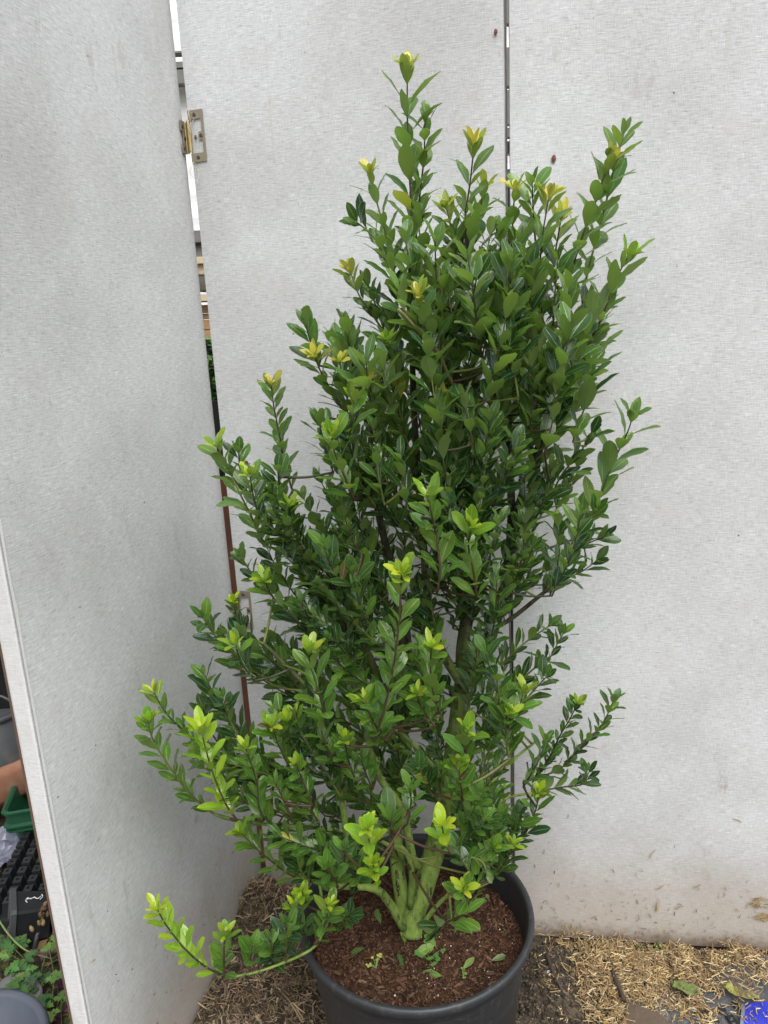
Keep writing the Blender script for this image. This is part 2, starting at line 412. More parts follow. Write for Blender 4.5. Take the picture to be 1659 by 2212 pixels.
# hinges: outer ring plate on the middle panel, smaller plate on the left panel, two knuckles
def hinge(zt, zb):
    pm, pl = PN['middle'], PN['left']
    h = zt-zb
    hd = MB(); w = .034; t0, t1 = .0012, .0030
    # outer plate as a C ring with an inward tab
    def plate(mb, pn, cells, us, zs_):
        for (i, j) in cells:
            u0, u1, z0, z1 = us[i], us[i+1], zs_[j], zs_[j+1]
            p = [pn.pt(u0, z0, t0), pn.pt(u1, z0, t0), pn.pt(u1, z1, t0), pn.pt(u0, z1, t0), pn.pt(u0, z0, t1), pn.pt(u1, z0, t1), pn.pt(u1, z1, t1), pn.pt(u0, z1, t1)]
            nb = lambda a, b: (a, b) in cells
            f = [(4, 5, 6, 7), (3, 2, 1, 0)]
            if not nb(i, j-1): f.append((0, 1, 5, 4))
            if not nb(i, j+1): f.append((2, 3, 7, 6))
            if not nb(i-1, j): f.append((3, 0, 4, 7))
            if not nb(i+1, j): f.append((1, 2, 6, 5))
            mb.add(p, f)
    us = [.001, .008, .022, .030, w+.001]; zs_ = [zb, zb+.17*h, zb+.42*h, zb+.58*h, zb+.83*h, zt]
    cells = [(0, 0), (1, 0), (2, 0), (3, 0), (0, 4), (1, 4), (2, 4), (3, 4), (3, 1), (3, 2), (3, 3), (2, 2)]
    plate(hd, pm, cells, us, zs_); op = hd.build('hinge_plate', DULLBRASS, screen)
    L = pl.L; hd2 = MB(); us2 = [L-.022, L-.013, L-.002]; zi = [zb+.18*h, zb+.36*h, zb+.62*h, zb+.82*h]
    plate(hd2, pl, [(0, 0), (1, 0), (1, 1), (0, 2), (1, 2)], us2, zi); ip = hd2.build('hinge_plate', DULLBRASS, screen)
    for c0, par in ((pl.pt(L-.0005, 0, .0035), ip), (pm.pt(.0015, 0, .0035), op)):
        kn = MB(); kn.tube([c0+Vector((0, 0, zb+.2*h)), c0+Vector((0, 0, zb+.8*h))], .0042, 12); kn.build('knuckle', BRASS, par, smooth=False)
    def screw(pn, u, z, par):
        c = pn.pt(u, z, t1); sm = MB(); n = 14; ring = [c+(pn.u*math.cos(2*math.pi*i/n)+Vector((0, 0, 1))*math.sin(2*math.pi*i/n))*.0042 for i in range(n)]
        ring2 = [c+(q-c)*.75+pn.n*.0011 for q in ring]
        sm.add(ring+ring2, [(i, (i+1) % n, n+(i+1) % n, n+i) for i in range(n)]+[tuple(range(n, 2*n))])
        for a in (0, 1):
            d1, d2 = (pn.u, Vector((0, 0, 1))) if a else (Vector((0, 0, 1)), pn.u)
            q = c+pn.n*.0013
            sm.add([q-d1*.0022-d2*.0004, q+d1*.0022-d2*.0004, q+d1*.0022+d2*.0004, q-d1*.0022+d2*.0004], [(0, 1, 2, 3)])
        sm.build('screw', SCREW, par)
    screw(pm, .0165, zb+.91*h, op); screw(pm, .0165, zb+.085*h, op); screw(pm, .0275, zb+.5*h, op)
    screw(pl, L-.0145, zb+.71*h, ip); screw(pl, L-.0145, zb+.28*h, ip); screw(pl, L-.0075, zb+.49*h, ip)
u1, zt = PN['middle'].hit(420, 238); u2, zb = PN['middle'].hit(428, 350); hinge(zt, zb)
hinge_h = zt-zb
u1, zt = PN['middle'].hit(525, 1276); hinge(zt, zt-hinge_h)
# rust spots and a cut tuft of thread by the hinges
th = MB(); q0 = PN['middle'].pt(.001, zt, .004)
for zc in (PN['middle'].hit(405, 238)[1], PN['middle'].hit(412, 352)[1]):
    for k in range(4):
        b = PN['middle'].pt(.001+.002*k, zc, .004)
        th.tube(catmull([b, b+Vector((rnd.uniform(-.01, .015), -.003, -.01-.006*k)), b+Vector((rnd.uniform(-.012, .012), -.004, -.028-.006*k))], 4), .0005, 4, (.6, .56, .46))
th.build('loose_thread', TINT, screen, tint=True)
# rusty staple marks: the cloth is worn through to small brown nail heads
def nail(k, px, py, r, col):
    pn = PN[k]; u, z = pn.hit(px, py); m_ = MB(); n = 8; c = pn.pt(u, z, .003)
    ring = [c+(pn.u*math.cos(2*math.pi*i/n)*.6*r+Vector((0, 0, 1))*math.sin(2*math.pi*i/n)*r)*(1+.3*rnd.random()) for i in range(n)]
    m_.add(ring+[c+pn.n*.0015], [(i, (i+1) % n, n) for i in range(n)]); m_.build('nail_head', RUST, screen)
for a in (('middle', 1071, 71, .005), ('middle', 424, 297, .0045), ('right', 1196, 343, .006), ('middle', 1100, 1220, .004), ('middle', 519, 1362, .004), ('middle', 522, 1384, .0035)): nail(*a, None)
# straw and dirt bits stuck to the cloth near the floor
bits = MB()
def bit(k, u, z, ln, w, ang, col):
    pn = PN[k]; d = pn.u*math.cos(ang)+Vector((0, 0, 1))*math.sin(ang); s = pn.u*-math.sin(ang)+Vector((0, 0, 1))*math.cos(ang)
    c = pn.pt(u, z, .0035+warp(pn, u, z, pn.L)); bend = s*rnd.uniform(-.15, .15)*ln
    p = [c-d*ln/2-s*w/2, c-s*w/2+bend, c+d*ln/2-s*w/2*.6, c+d*ln/2+s*w/2*.6, c+s*w/2+bend+pn.n*.0008, c-d*ln/2+s*w/2]
    bits.add(p, [(0, 1, 4, 5), (1, 2, 3, 4)], col)
BITC = [(.42, .30, .14), (.30, .19, .09), (.13, .09, .06), (.08, .06, .05), (.5, .42, .25), (.22, .15, .1)]
for _ in range(230):
    z = .015+abs(rnd.gauss(0, .10)); u = rnd.uniform(.02, PN['right'].L-.02)
    bit('right', u, z, rnd.uniform(.003, .014), rnd.uniform(.0006, .0018), rnd.gauss(1.57, .7), rnd.choice(BITC))
for _ in range(160):
    z = .05+abs(rnd.gauss(0, .2)); u = rnd.uniform(.02, PN['left'].L-.02)
    bit('left', u, z, rnd.uniform(.003, .014), rnd.uniform(.0008, .002), rnd.uniform(0, 3.14), rnd.choice(BITC))
for _ in range(120):
    z = .05+abs(rnd.gauss(0, .25)); u = rnd.uniform(.02, PN['middle'].L-.02)
    bit('middle', u, z, rnd.uniform(.003, .012), rnd.uniform(.0008, .002), rnd.uniform(0, 3.14), rnd.choice(BITC))
for k, px, py, ln, w, ang in (('right', 1592, 1771, .02, .003, -.45), ('right', 1410, 1842, .028, .0022, 1.1), ('right', 1424, 1915, .022, .003, .6), ('right', 1505, 1911, .02, .004, .55), ('right', 1420, 1957, .024, .0045, 1.55), ('right', 1467, 1957, .02, .004, .45),
                              ('left', 300, 1480, .02, .002, 1.2), ('left', 307, 1668, .012, .002, 1.4), ('left', 385, 1842, .018, .0022, 1.3), ('left', 333, 2035, .02, .0025, 1.2)):
    u, z = PN[k].hit(px, py); bit(k, u, z, ln, w, ang, (.45, .34, .16))
for _ in range(60):
    k = rnd.choice(['left', 'middle', 'right']); bit(k, rnd.uniform(.05, PN[k].L-.05), rnd.uniform(.4, 2.1), rnd.uniform(.002, .006), .0009, rnd.uniform(0, 3), (.12, .10, .09))
# a clot of straw stuck low on the right panel
for _ in range(110):
    for (px, py, r) in ((1640, 1950, .016), (1650, 1980, .012)):
        if rnd.random() < .6:
            u, z = PN['right'].hit(px, py); bit('right', u+rnd.gauss(0, r*.7), z+rnd.gauss(0, r*.5), rnd.uniform(.006, .018), .0016, rnd.gauss(.1, .5), rnd.choice(BITC[:2]+[(.6, .5, .25)]))
bt = bits.build('stuck_straw', TINT, screen, tint=True); bt['kind'] = 'stuff'

# ------------------------------------------------------------------ the big pot
PC = Vector((.0223, 1.242, 0)); RIM = .38; RO = .2245
pot = thing('flower_pot', 'large round black plastic pot holding the shrub', 'plant pot', PC)
m_ = MB(); m_.lathe([(0, .004), (.168, .004), (.172, .008), (.205, .318), (.2065, .325), (.208, .33), (.208, .345)], 96, PC)
m_.build('wall', POT, pot, smooth=True)
m_ = MB(); prof = [(.2085, .3445), (.2135, .3455), (.2150, .349), (.2150, .356), (.2190, .3585), (.2215, .361), (.2240, .366), (RO, .372), (.2235, .3785), (.2205, RIM), (.2150, RIM), (.2125, .377), (.2105, .370), (.2085, .35), (.2040, .32), (.1995, .26)]
m_.lathe(prof, 128, PC); m_.build('rim', POT, pot, smooth=True)
SZ = .318
def soil_h(x, y):
    r = math.hypot(x-PC.x, y-PC.y)
    h = SZ+.010*noise.noise(Vector((x*16, y*16, 0)))+.006*noise.noise(Vector((x*60, y*60, 2)))+.018*math.exp(-(r/.06)**2)-.004*max(0, r-.15)/.05
    return h
s_ = MB(); N1, N2 = 40, 110
vs = [(PC.x, PC.y, soil_h(PC.x, PC.y))]+[(PC.x+.2035*i/N1*math.cos(2*math.pi*k/N2), PC.y+.2035*i/N1*math.sin(2*math.pi*k/N2), soil_h(PC.x+.2035*i/N1*math.cos(2*math.pi*k/N2), PC.y+.2035*i/N1*math.sin(2*math.pi*k/N2))) for i in range(1, N1+1) for k in range(N2)]
fs = [(0, 1+k, 1+(k+1) % N2) for k in range(N2)]+[(1+(i-1)*N2+k, 1+i*N2+k, 1+i*N2+(k+1) % N2, 1+(i-1)*N2+(k+1) % N2) for i in range(1, N1) for k in range(N2)]
s_.add(vs, fs); s_.build('potting_soil', SOIL, pot, smooth=True)
# bark chips and fibres lying on the soil
def chip(mb, c, ln, w, t, ang, tilt, col, roll=0):
    q = Matrix.Translation(c) @ Matrix.Rotation(ang, 4, 'Z') @ Matrix.Rotation(tilt, 4, 'Y') @ Matrix.Rotation(roll, 4, 'X')
    k = rnd.uniform(.3, .9); b = rnd.uniform(-.12, .12)*ln
    v = [(-ln/2, -w/2*k, 0), (0, -w/2, b*.3+t*.2), (ln/2, -w/2*.5, 0), (ln/2, w/2*.5, 0), (0, w/2, b*.3), (-ln/2, w/2*k, 0)]
    top = [(x, y+0*b, z+t) for x, y, z in v]
    mb.add([q @ Vector(p) for p in v+top], [(5, 4, 1, 0), (4, 3, 2, 1), (6, 7, 10, 11), (7, 8, 9, 10), (0, 1, 7, 6), (1, 2, 8, 7), (2, 3, 9, 8), (3, 4, 10, 9), (4, 5, 11, 10), (5, 0, 6, 11)], col)
ch = MB(); SC = [(.085, .042, .022), (.13, .068, .036), (.05, .025, .014), (.15, .085, .05), (.08, .042, .026), (.035, .018, .011), (.20, .11, .065), (.13, .06, .035)]
for _ in range(6800):
    r = .199*math.sqrt(rnd.random()); a = rnd.uniform(0, 6.283); x, y = PC.x+r*math.cos(a), PC.y+r*math.sin(a)
    big = rnd.random() < .045
    ln = rnd.uniform(.008, .022) if big else rnd.uniform(.002, .008); w = ln*rnd.uniform(.12, .45) if big else rnd.uniform(.0007, .0025)
    if r > .185: ln = min(ln, .008)
    chip(ch, Vector((x, y, soil_h(x, y)+rnd.uniform(0, .004))), ln, w, rnd.uniform(.0005, .002), rnd.uniform(0, 6.28), rnd.gauss(0, .3), rnd.choice(SC), rnd.gauss(0, .5))
o = ch.build('bark_chips', TINT, pot, tint=True); o['kind'] = 'stuff'
pe = MB()
for _ in range(40):
    r = .19*math.sqrt(rnd.random()); a = rnd.uniform(-1.9, .1); x, y = PC.x+r*math.cos(a), PC.y+r*math.sin(a); s = rnd.uniform(.0004, .0011)
    pe.box((-s, -s, -s), (s, s, s), Matrix.Translation((x, y, soil_h(x, y)+.004)) @ Matrix.Rotation(rnd.random()*3, 4, 'X') @ Matrix.Rotation(rnd.random()*3, 4, 'Z'), rnd.choice([(.75, .72, .62), (.6, .45, .25), (.8, .8, .75)]))
o = pe.build('perlite_grains', TINT, pot, tint=True); o['kind'] = 'stuff'

# ------------------------------------------------------------------ leaf shapes
def leaf_mesh(var, detail=9, rr=None):
    rr = rr or random.Random(var*7+3)
    wid = rr.uniform(.33, .44)*.5; mx = rr.uniform(.48, .64); rec = rr.uniform(.05, .32); fold = rr.uniform(.10, .38); twist = rr.uniform(-.35, .35)
    ts = [0, .06, .14, .27, .42, .56, .70, .82, .92, .975, 1.0]
    rr2 = rr.uniform(1.9, 2.7); bs = rr.choice([-1, 1]); bt = rr.choice([.42, .56, .70]); bite = .68 if var % 7 == 3 else 1
    def width(t):
        if t < .06: return .022
        t2 = (t-.06)/.94
        if t2 < mx: s = t2/mx; w_ = math.sin(s*math.pi/2)**1.05
        else: s = (t2-mx)/(1-mx); w_ = (1-s**rr2)**.78+.0 if s < 1 else 0
        return wid*max(w_, .02)*(1+.05*rr.uniform(-1, 1))
    V = []; UV = []
    for t in ts:
        w_ = width(t); ang = rec*t*1.6
        cx = (math.sin(ang)/(rec*1.6)) if rec > .01 else t
        cz = -(1-math.cos(ang))/(rec*1.6)
        tw = twist*t
        for s in (-1, -.52, 0, .52, 1):
            y = s*w_*(bite if abs(s) == 1 and s*bs > 0 and abs(t-bt) < .08 else 1); z = fold*abs(s)*w_*1.0-(.35*fold*w_*s*s)
            z += .012*math.sin(t*17+s*3+var)*abs(s)
            yy = y*math.cos(tw)-z*math.sin(tw); zz = y*math.sin(tw)+z*math.cos(tw)
            V.append((cx+zz*math.sin(ang), yy, cz+zz*math.cos(ang))); UV.append((.5+.5*s, t))
    Fc = [(5*i+j, 5*(i+1)+j, 5*(i+1)+j+1, 5*i+j+1) for i in range(len(ts)-1) for j in range(4)]
    return np.array(V), Fc, UV
NV = 20
LV = [leaf_mesh(i) for i in range(NV)]
LMESH = []
for i, (V, Fc, UV) in enumerate(LV):
    me = bpy.data.meshes.new('leaf_shape'); me.from_pydata([tuple(v) for v in V], [], Fc)
    ul = me.uv_layers.new(name='UVMap')
    for p in me.polygons:
        for li, vi in zip(p.loop_indices, p.vertices): ul.data[li].uv = UV[vi]
    me.polygons.foreach_set('use_smooth', [True]*len(me.polygons)); me.materials.append(LEAF_S); me.update(); LMESH.append(me)
LEAVES = []       # (matrix, variant, colour, size)
def add_leaf(base, d, nrm, size, col, wscale=1):
    d = d.normalized(); n = (nrm-d*nrm.dot(d))
    if n.length < 1e-4: n = d.orthogonal()
    n.normalize(); y = n.cross(d)
    m = Matrix(((d.x*size, y.x*size*wscale, n.x*size, base.x), (d.y*size, y.y*size*wscale, n.y*size, base.y), (d.z*size, y.z*size*wscale, n.z*size, base.z), (0, 0, 0, 1)))
    LEAVES.append((m, rnd.randrange(NV), col, size))

# ------------------------------------------------------------------ shrub
YC = PC.y
BASE = Vector((PC.x-.012, PC.y-.02, SZ+.008))
shrub = thing('evergreen_shrub', 'tall bushy evergreen shrub with glossy leaves growing in the black pot', 'shrub', BASE)
def clear(p, d=.028):
    p = Vector(p)
    for k in ('left', 'middle', 'right'):
        pn = PN[k]; s = (p-pn.a).dot(pn.u)
        if -.3 < s < pn.L+.3:
            sd_ = pn.sd(p)
            if sd_ < d: p = p+pn.n*(d-sd_)
    return p
def W3(l, dy): return [clear(at_y(p[0], p[1], YC+(p[2] if len(p) > 2 else dy))) for p in l]
SKEL = []    # (point, radius)
def stem(name, pts, r0, r1, n=10, lump=.10, mat=None, k=5, pw=1.):
    c = catmull(pts, k); N = len(c); rad = [r0+(r1-r0)*(i/(N-1))**pw for i in range(N)]
    m_ = MB(); m_.tube(c, rad, n, lump=lump); o = m_.build(name, mat or BARK, shrub, origin=c[0], smooth=True)
    for a, b in zip(c, rad): SKEL.append((a, b))
    return c
# thick wood (pixel x, y, depth offset), base to tip
stem('trunk', W3([(886, 2020, -.02), (892, 1985, -.01), (908, 1935, 0), (931, 1864, .01), (951, 1795, .02), (968, 1740, .03), (975, 1660, .04), (988, 1580, .05), (998, 1494, .06)], 0), .0215, .0178, 18, .08)
stem('trunk', W3([(872, 1985, -.0), (868, 1940, .01), (858, 1864, .025), (854, 1760, .05), (858, 1646, .07), (872, 1560, .08), (880, 1440, .09), (872, 1330, .09)], 0), .0150, .010, 14, .08)
stem('branch', W3([(998, 1494, .06), (1000, 1395, .07), (1012, 1312, .07), (1020, 1200, .06), (1015, 1080, .05), (1000, 960, .03), (985, 830, .02), (990, 700, .02), (1005, 560, .02), (1010, 470, .02)], 0), .014, .003, 10)
stem('branch', W3([(1000, 1480, .06), (1046, 1411, .08), (1085, 1282, .09), (1102, 1213, .10), (1118, 1114, .10), (1150, 1010, .10), (1190, 900, .09), (1205, 850, .09), (1215, 740, .09), (1225, 650, .09)], 0), .0145, .0045, 10)
stem('branch', W3([(1090, 1270, .09), (1105, 1130, .11), (1100, 980, .12), (1098, 820, .12), (1100, 700, .12), (1095, 600, .12)], 0), .009, .003, 8)
stem('branch', W3([(999, 1484, .05), (953, 1404, .03), (933, 1342, .02), (923, 1289, .02), (915, 1180, .03), (905, 1050, .04), (895, 900, .05), (890, 760, .05), (886, 640, .05)], 0), .0085, .0045, 10)
stem('branch', W3([(872, 2004, -.025), (842, 1951, -.04), (807, 1919, -.07), (742, 1915, -.08), (676, 1904, -.09), (618, 1884, -.09)], 0), .0095, .003, 10)
stem('branch', W3([(902, 1871, -.01), (891, 1853, -.03), (873, 1762, -.04), (854, 1726, -.05), (814, 1668, -.06), (785, 1560, -.05), (765, 1460, -.04), (745, 1370, -.03), (720, 1260, -.02)], 0), .0085, .004, 10)
stem('branch', W3([(886, 1960, -.02), (889, 1880, -.05), (872, 1835, -.07), (845, 1828, -.09), (820, 1815, -.11)], 0), .006, .003, 8)
stem('branch', W3([(735, 1900, -.07), (744, 1850, -.06), (745, 1780, -.06), (735, 1700, -.06), (745, 1640, -.05)], 0), .0075, .004, 8)
stem('branch', W3([(745, 1795, -.06), (694, 1789, -.07), (599, 1782, -.09), (523, 1774, -.10), (463, 1759, -.11)], 0), .0042, .0025, 7)
stem('branch', W3([(909, 2002, -.03), (942, 1958, -.04), (970, 1930, -.05)], 0), .0055, .003, 8)
stem('branch', W3([(985, 1740, .03), (1025, 1711, .04), (1060, 1690, .05), (1110, 1640, .07), (1160, 1600, .08)], 0), .004, .0025, 7)
stem('branch', W3([(975, 1790, .03), (1040, 1752, .06), (1102, 1722, .08), (1160, 1712, .10)], 0), .0038, .0022, 7)
stem('branch', W3([(968, 1815, .02), (1040, 1780, .06), (1109, 1744, .09), (1150, 1720, .1)], 0), .0038, .0022, 7)
stem('branch', W3([(1036, 1682, 0), (1058, 1755, -.01), (1064, 1857, -.02)], 0), .0028, .0024, 6)
stem('branch', W3([(872, 1400, .08), (850, 1250, .06), (820, 1120, .04), (800, 980, .03), (815, 850, .03), (828, 730, .02)], 0), .008, .003, 8)
stem('branch', W3([(878, 1620, .06), (830, 1500, .04), (790, 1400, .02), (730, 1300, 0), (660, 1200, -.02), (600, 1130, -.03)], 0), .008, .003, 8)
stem('branch', W3([(800, 1620, -.03), (720, 1540, -.06), (640, 1460, -.08), (570, 1390, -.09)], 0), .005, .0025, 7)
stem('branch', W3([(1020, 1370, .07), (1090, 1345, .05), (1161, 1291, .03), (1202, 1257, .02)], 0), .005, .003, 7)
stem('branch', W3([(1000, 860, -.02), (970, 815, -.05), (945, 760, -.08), (900, 710, -.10), (860, 668, -.12)], 0), .0034, .0026, 7, mat=PALESTEM)
stem('branch', W3([(965, 1700, -.0), (930, 1650, -.06), (890, 1605, -.10), (850, 1572, -.13)], 0), .0045, .003, 7)
stem('branch', W3([(690, 1906, -.09), (696, 1950, -.12), (698, 2000, -.14), (684, 2040, -.155), (640, 2068, -.165), (560, 2098, -.17), (493, 2112, -.17)], 0), .0032, .002, 6)
NSK = len(SKEL)

DK = [(.024, .066, .019), (.033, .082, .022), (.043, .098, .024), (.021, .060, .027), (.058, .124, .028), (.045, .104, .022)]
MD = [(.085, .18, .026), (.105, .21, .032), (.08, .17, .028)]
LM = [(.22, .38, .022), (.28, .43, .028), (.18, .34, .022)]
YT = [(.52, .49, .08), (.58, .48, .10), (.42, .46, .06)]
YL = [(.36, .45, .025), (.40, .46, .03), (.30, .42, .025)]
PALE = [(.105, .19, .052), (.085, .165, .048), (.13, .225, .058)]
def lc(pal, v=.14):
    c = rnd.choice(pal); k = 1+rnd.uniform(-v, v); return (c[0]*k*(1+rnd.uniform(-v, v)), c[1]*k, c[2]*k)
TW_RED = (.075, .042, .024); TW_GR = (.13, .15, .035); TW_BR = (.045, .048, .020)
ntw = [0]
SK2 = []
def shoot(pts3, lpx, tip='g', body='d', r=.0020, gap=.37, connect=True, twcol=None, leaf_from=0., tipn=2, density=1., hand=False):
    """pts3: tip -> base, world. Leaves in crossed pairs along the shoot."""
    pts3 = [Vector(p) for p in pts3]
    if len(pts3) == 2: 
        mid = pts3[0].lerp(pts3[1], .5)+Vector((rnd.uniform(-.006, .006), rnd.uniform(-.006, .006), -.004)); pts3 = [pts3[0], mid, pts3[1]]
    c = catmull(pts3[::-1], 6)        # base -> tip
    root = c[0]
    if connect:
        best = None
        for (p, rr_) in SKEL[:NSK]+SK2:
            dd = (p-root).length+max(0, p.z-root.z)*1.2
            if best is None or dd < best[0]: best = (dd, p)
        if best[0] > .006:
            p = best[1]; dd = (p-root).length; t0 = (c[1]-c[0]).normalized()
            a = root-t0*min(dd*.3, .03)
            q = [p, p.lerp(root, .5)+Vector((0, 0, -.05*dd)), root]
            c = catmull(q, 4)[:-1]+c; leaf_from_len = (len(catmull(q, 4))-1)
        else: leaf_from_len = 0
    else: leaf_from_len = 0
    if connect: SK2.extend((x, r) for x in c[-9:-1])
    N = len(c); rad = [r*(1.25-.75*i/(N-1)) for i in range(N)]
    col = twcol or rnd.choice([TW_RED, TW_GR, TW_GR, TW_BR, TW_BR, TW_BR])
    m_ = MB(); m_.tube(c, rad, 5, col)
    if ntw[0] < 299: m_.build('twig', TWIG, shrub, origin=c[0], smooth=True, tint=True)
    else: EXTRA.v and None; 
    if ntw[0] >= 299:
        EXTRA.tube(c, rad, 5, col)
    ntw[0] += 1
    # walk from tip to base
    seg = c[leaf_from_len:]; L = sum((seg[i+1]-seg[i]).length for i in range(len(seg)-1))
    depth = proj(seg[-1])[2]; ll = (1.08 if hand else 1)*lpx*(1.24 if proj(seg[-1])[1] < 900 else 1.12)*depth/F
    def at(s):
        s = L-s; acc = 0
        for i in range(len(seg)-1):
            d = (seg[i+1]-seg[i]).length
            if acc+d >= s or i == len(seg)-2: return seg[i].lerp(seg[i+1], min(1, max(0, (s-acc)/d))), (seg[i+1]-seg[i]).normalized()
            acc += d
    s = 0; k = 0; phi = rnd.uniform(0, 3.14)
    if tip in 'yl' and tipn >= 2:
        p, t = at(0); a = t.orthogonal().normalized(); b = t.cross(a)
        for h in range(5):
            th = phi+h*1.26+rnd.uniform(-.3, .3); rad_ = a*math.cos(th)+b*math.sin(th); sp = R(rnd.uniform(12, 58))
            pal = (YT if proj(p)[1] < 1000 else YL) if tip == 'y' else YL; w8 = rnd.uniform(0, .25) if tip == 'y' else rnd.uniform(.1, .6)
            add_leaf(p, t*math.cos(sp)+rad_*math.sin(sp), t*math.sin(sp)-rad_*math.cos(sp)+Vector((0, 0, .2)), min(ll, 64*depth/F)*rnd.uniform(.42, .78), tuple((1-w8)*a_+w8*b_ for a_, b_ in zip(lc(pal), lc(MD))), .9)
    while s < L:
        p, t = at(s); a = t.orthogonal().normalized(); b = t.cross(a)
        f = min(1., k/3.)
        size = ll*(.62+.38*f)*rnd.uniform(.85, 1.13)
        if k == 0: size *= .72
        for h in (0, 1):
            if rnd.random() > density and k > 1: continue
            th = phi+h*math.pi+rnd.uniform(-.22, .22)
            rad_ = a*math.cos(th)+b*math.sin(th)
            spread = R(16+18*min(1, k/2.5)+rnd.uniform(-10, 16))
            d = t*math.cos(spread)+rad_*math.sin(spread)+Vector((0, 0, .10))
            n = t*math.sin(spread)-rad_*math.cos(spread)+Vector((rnd.uniform(-.25, .25), rnd.uniform(-.25, .25), .30))+(CAM-p).normalized()*.08
            pal = {'g': MD, 'l': LM, 'y': (YT if proj(p)[1] < 1000 else YL), 'p': PALE, 'd': DK}[tip] if k < tipn else ({'d': DK, 'p': PALE, 'm': MD, 'l': LM}[body])
            bodyp = {'d': DK, 'p': PALE, 'm': MD, 'l': LM}[body]
            lcol = lc(bodyp)
            tf = {'y': (.0, .45, .75, .9), 'l': (.1, .4, .7, .88), 'g': (.2, .6, .85, 1), 'p': (.3, .7, 1, 1), 'd': (1, 1, 1, 1)}[tip]
            if tipn == 1: tf = (.35, .8, 1, 1)
            if k < 4:
                tc_ = lc({'y': YT if proj(p)[1] < 1000 else YL, 'l': LM, 'g': MD, 'p': PALE, 'd': DK}[tip]); f_ = min(1, max(0, tf[k]+rnd.uniform(-.15, .15)))
                lcol = tuple(a_*(1-f_)+b_*f_ for a_, b_ in zip(tc_, lcol))
            q_ = rnd.random()
            if q_ < .0025: lcol = (.36, .34, .05)
            elif q_ < .004: lcol = (.12, .09, .03)
            elif q_ < .16 and body == 'd': lcol = lc(MD)
            add_leaf(p+rad_*rad[-1]*.5, d, n, size*rnd.choice([.7, .88, .95, 1, 1.05, 1.12]), lcol, rnd.uniform(.9, 1.12))
        phi += math.pi/2+rnd.uniform(-.2, .2)
        s += ll*gap*(.35 if k == 0 else .6 if k == 1 else 1)*rnd.uniform(.8, 1.2); k += 1
EXTRA = MB()
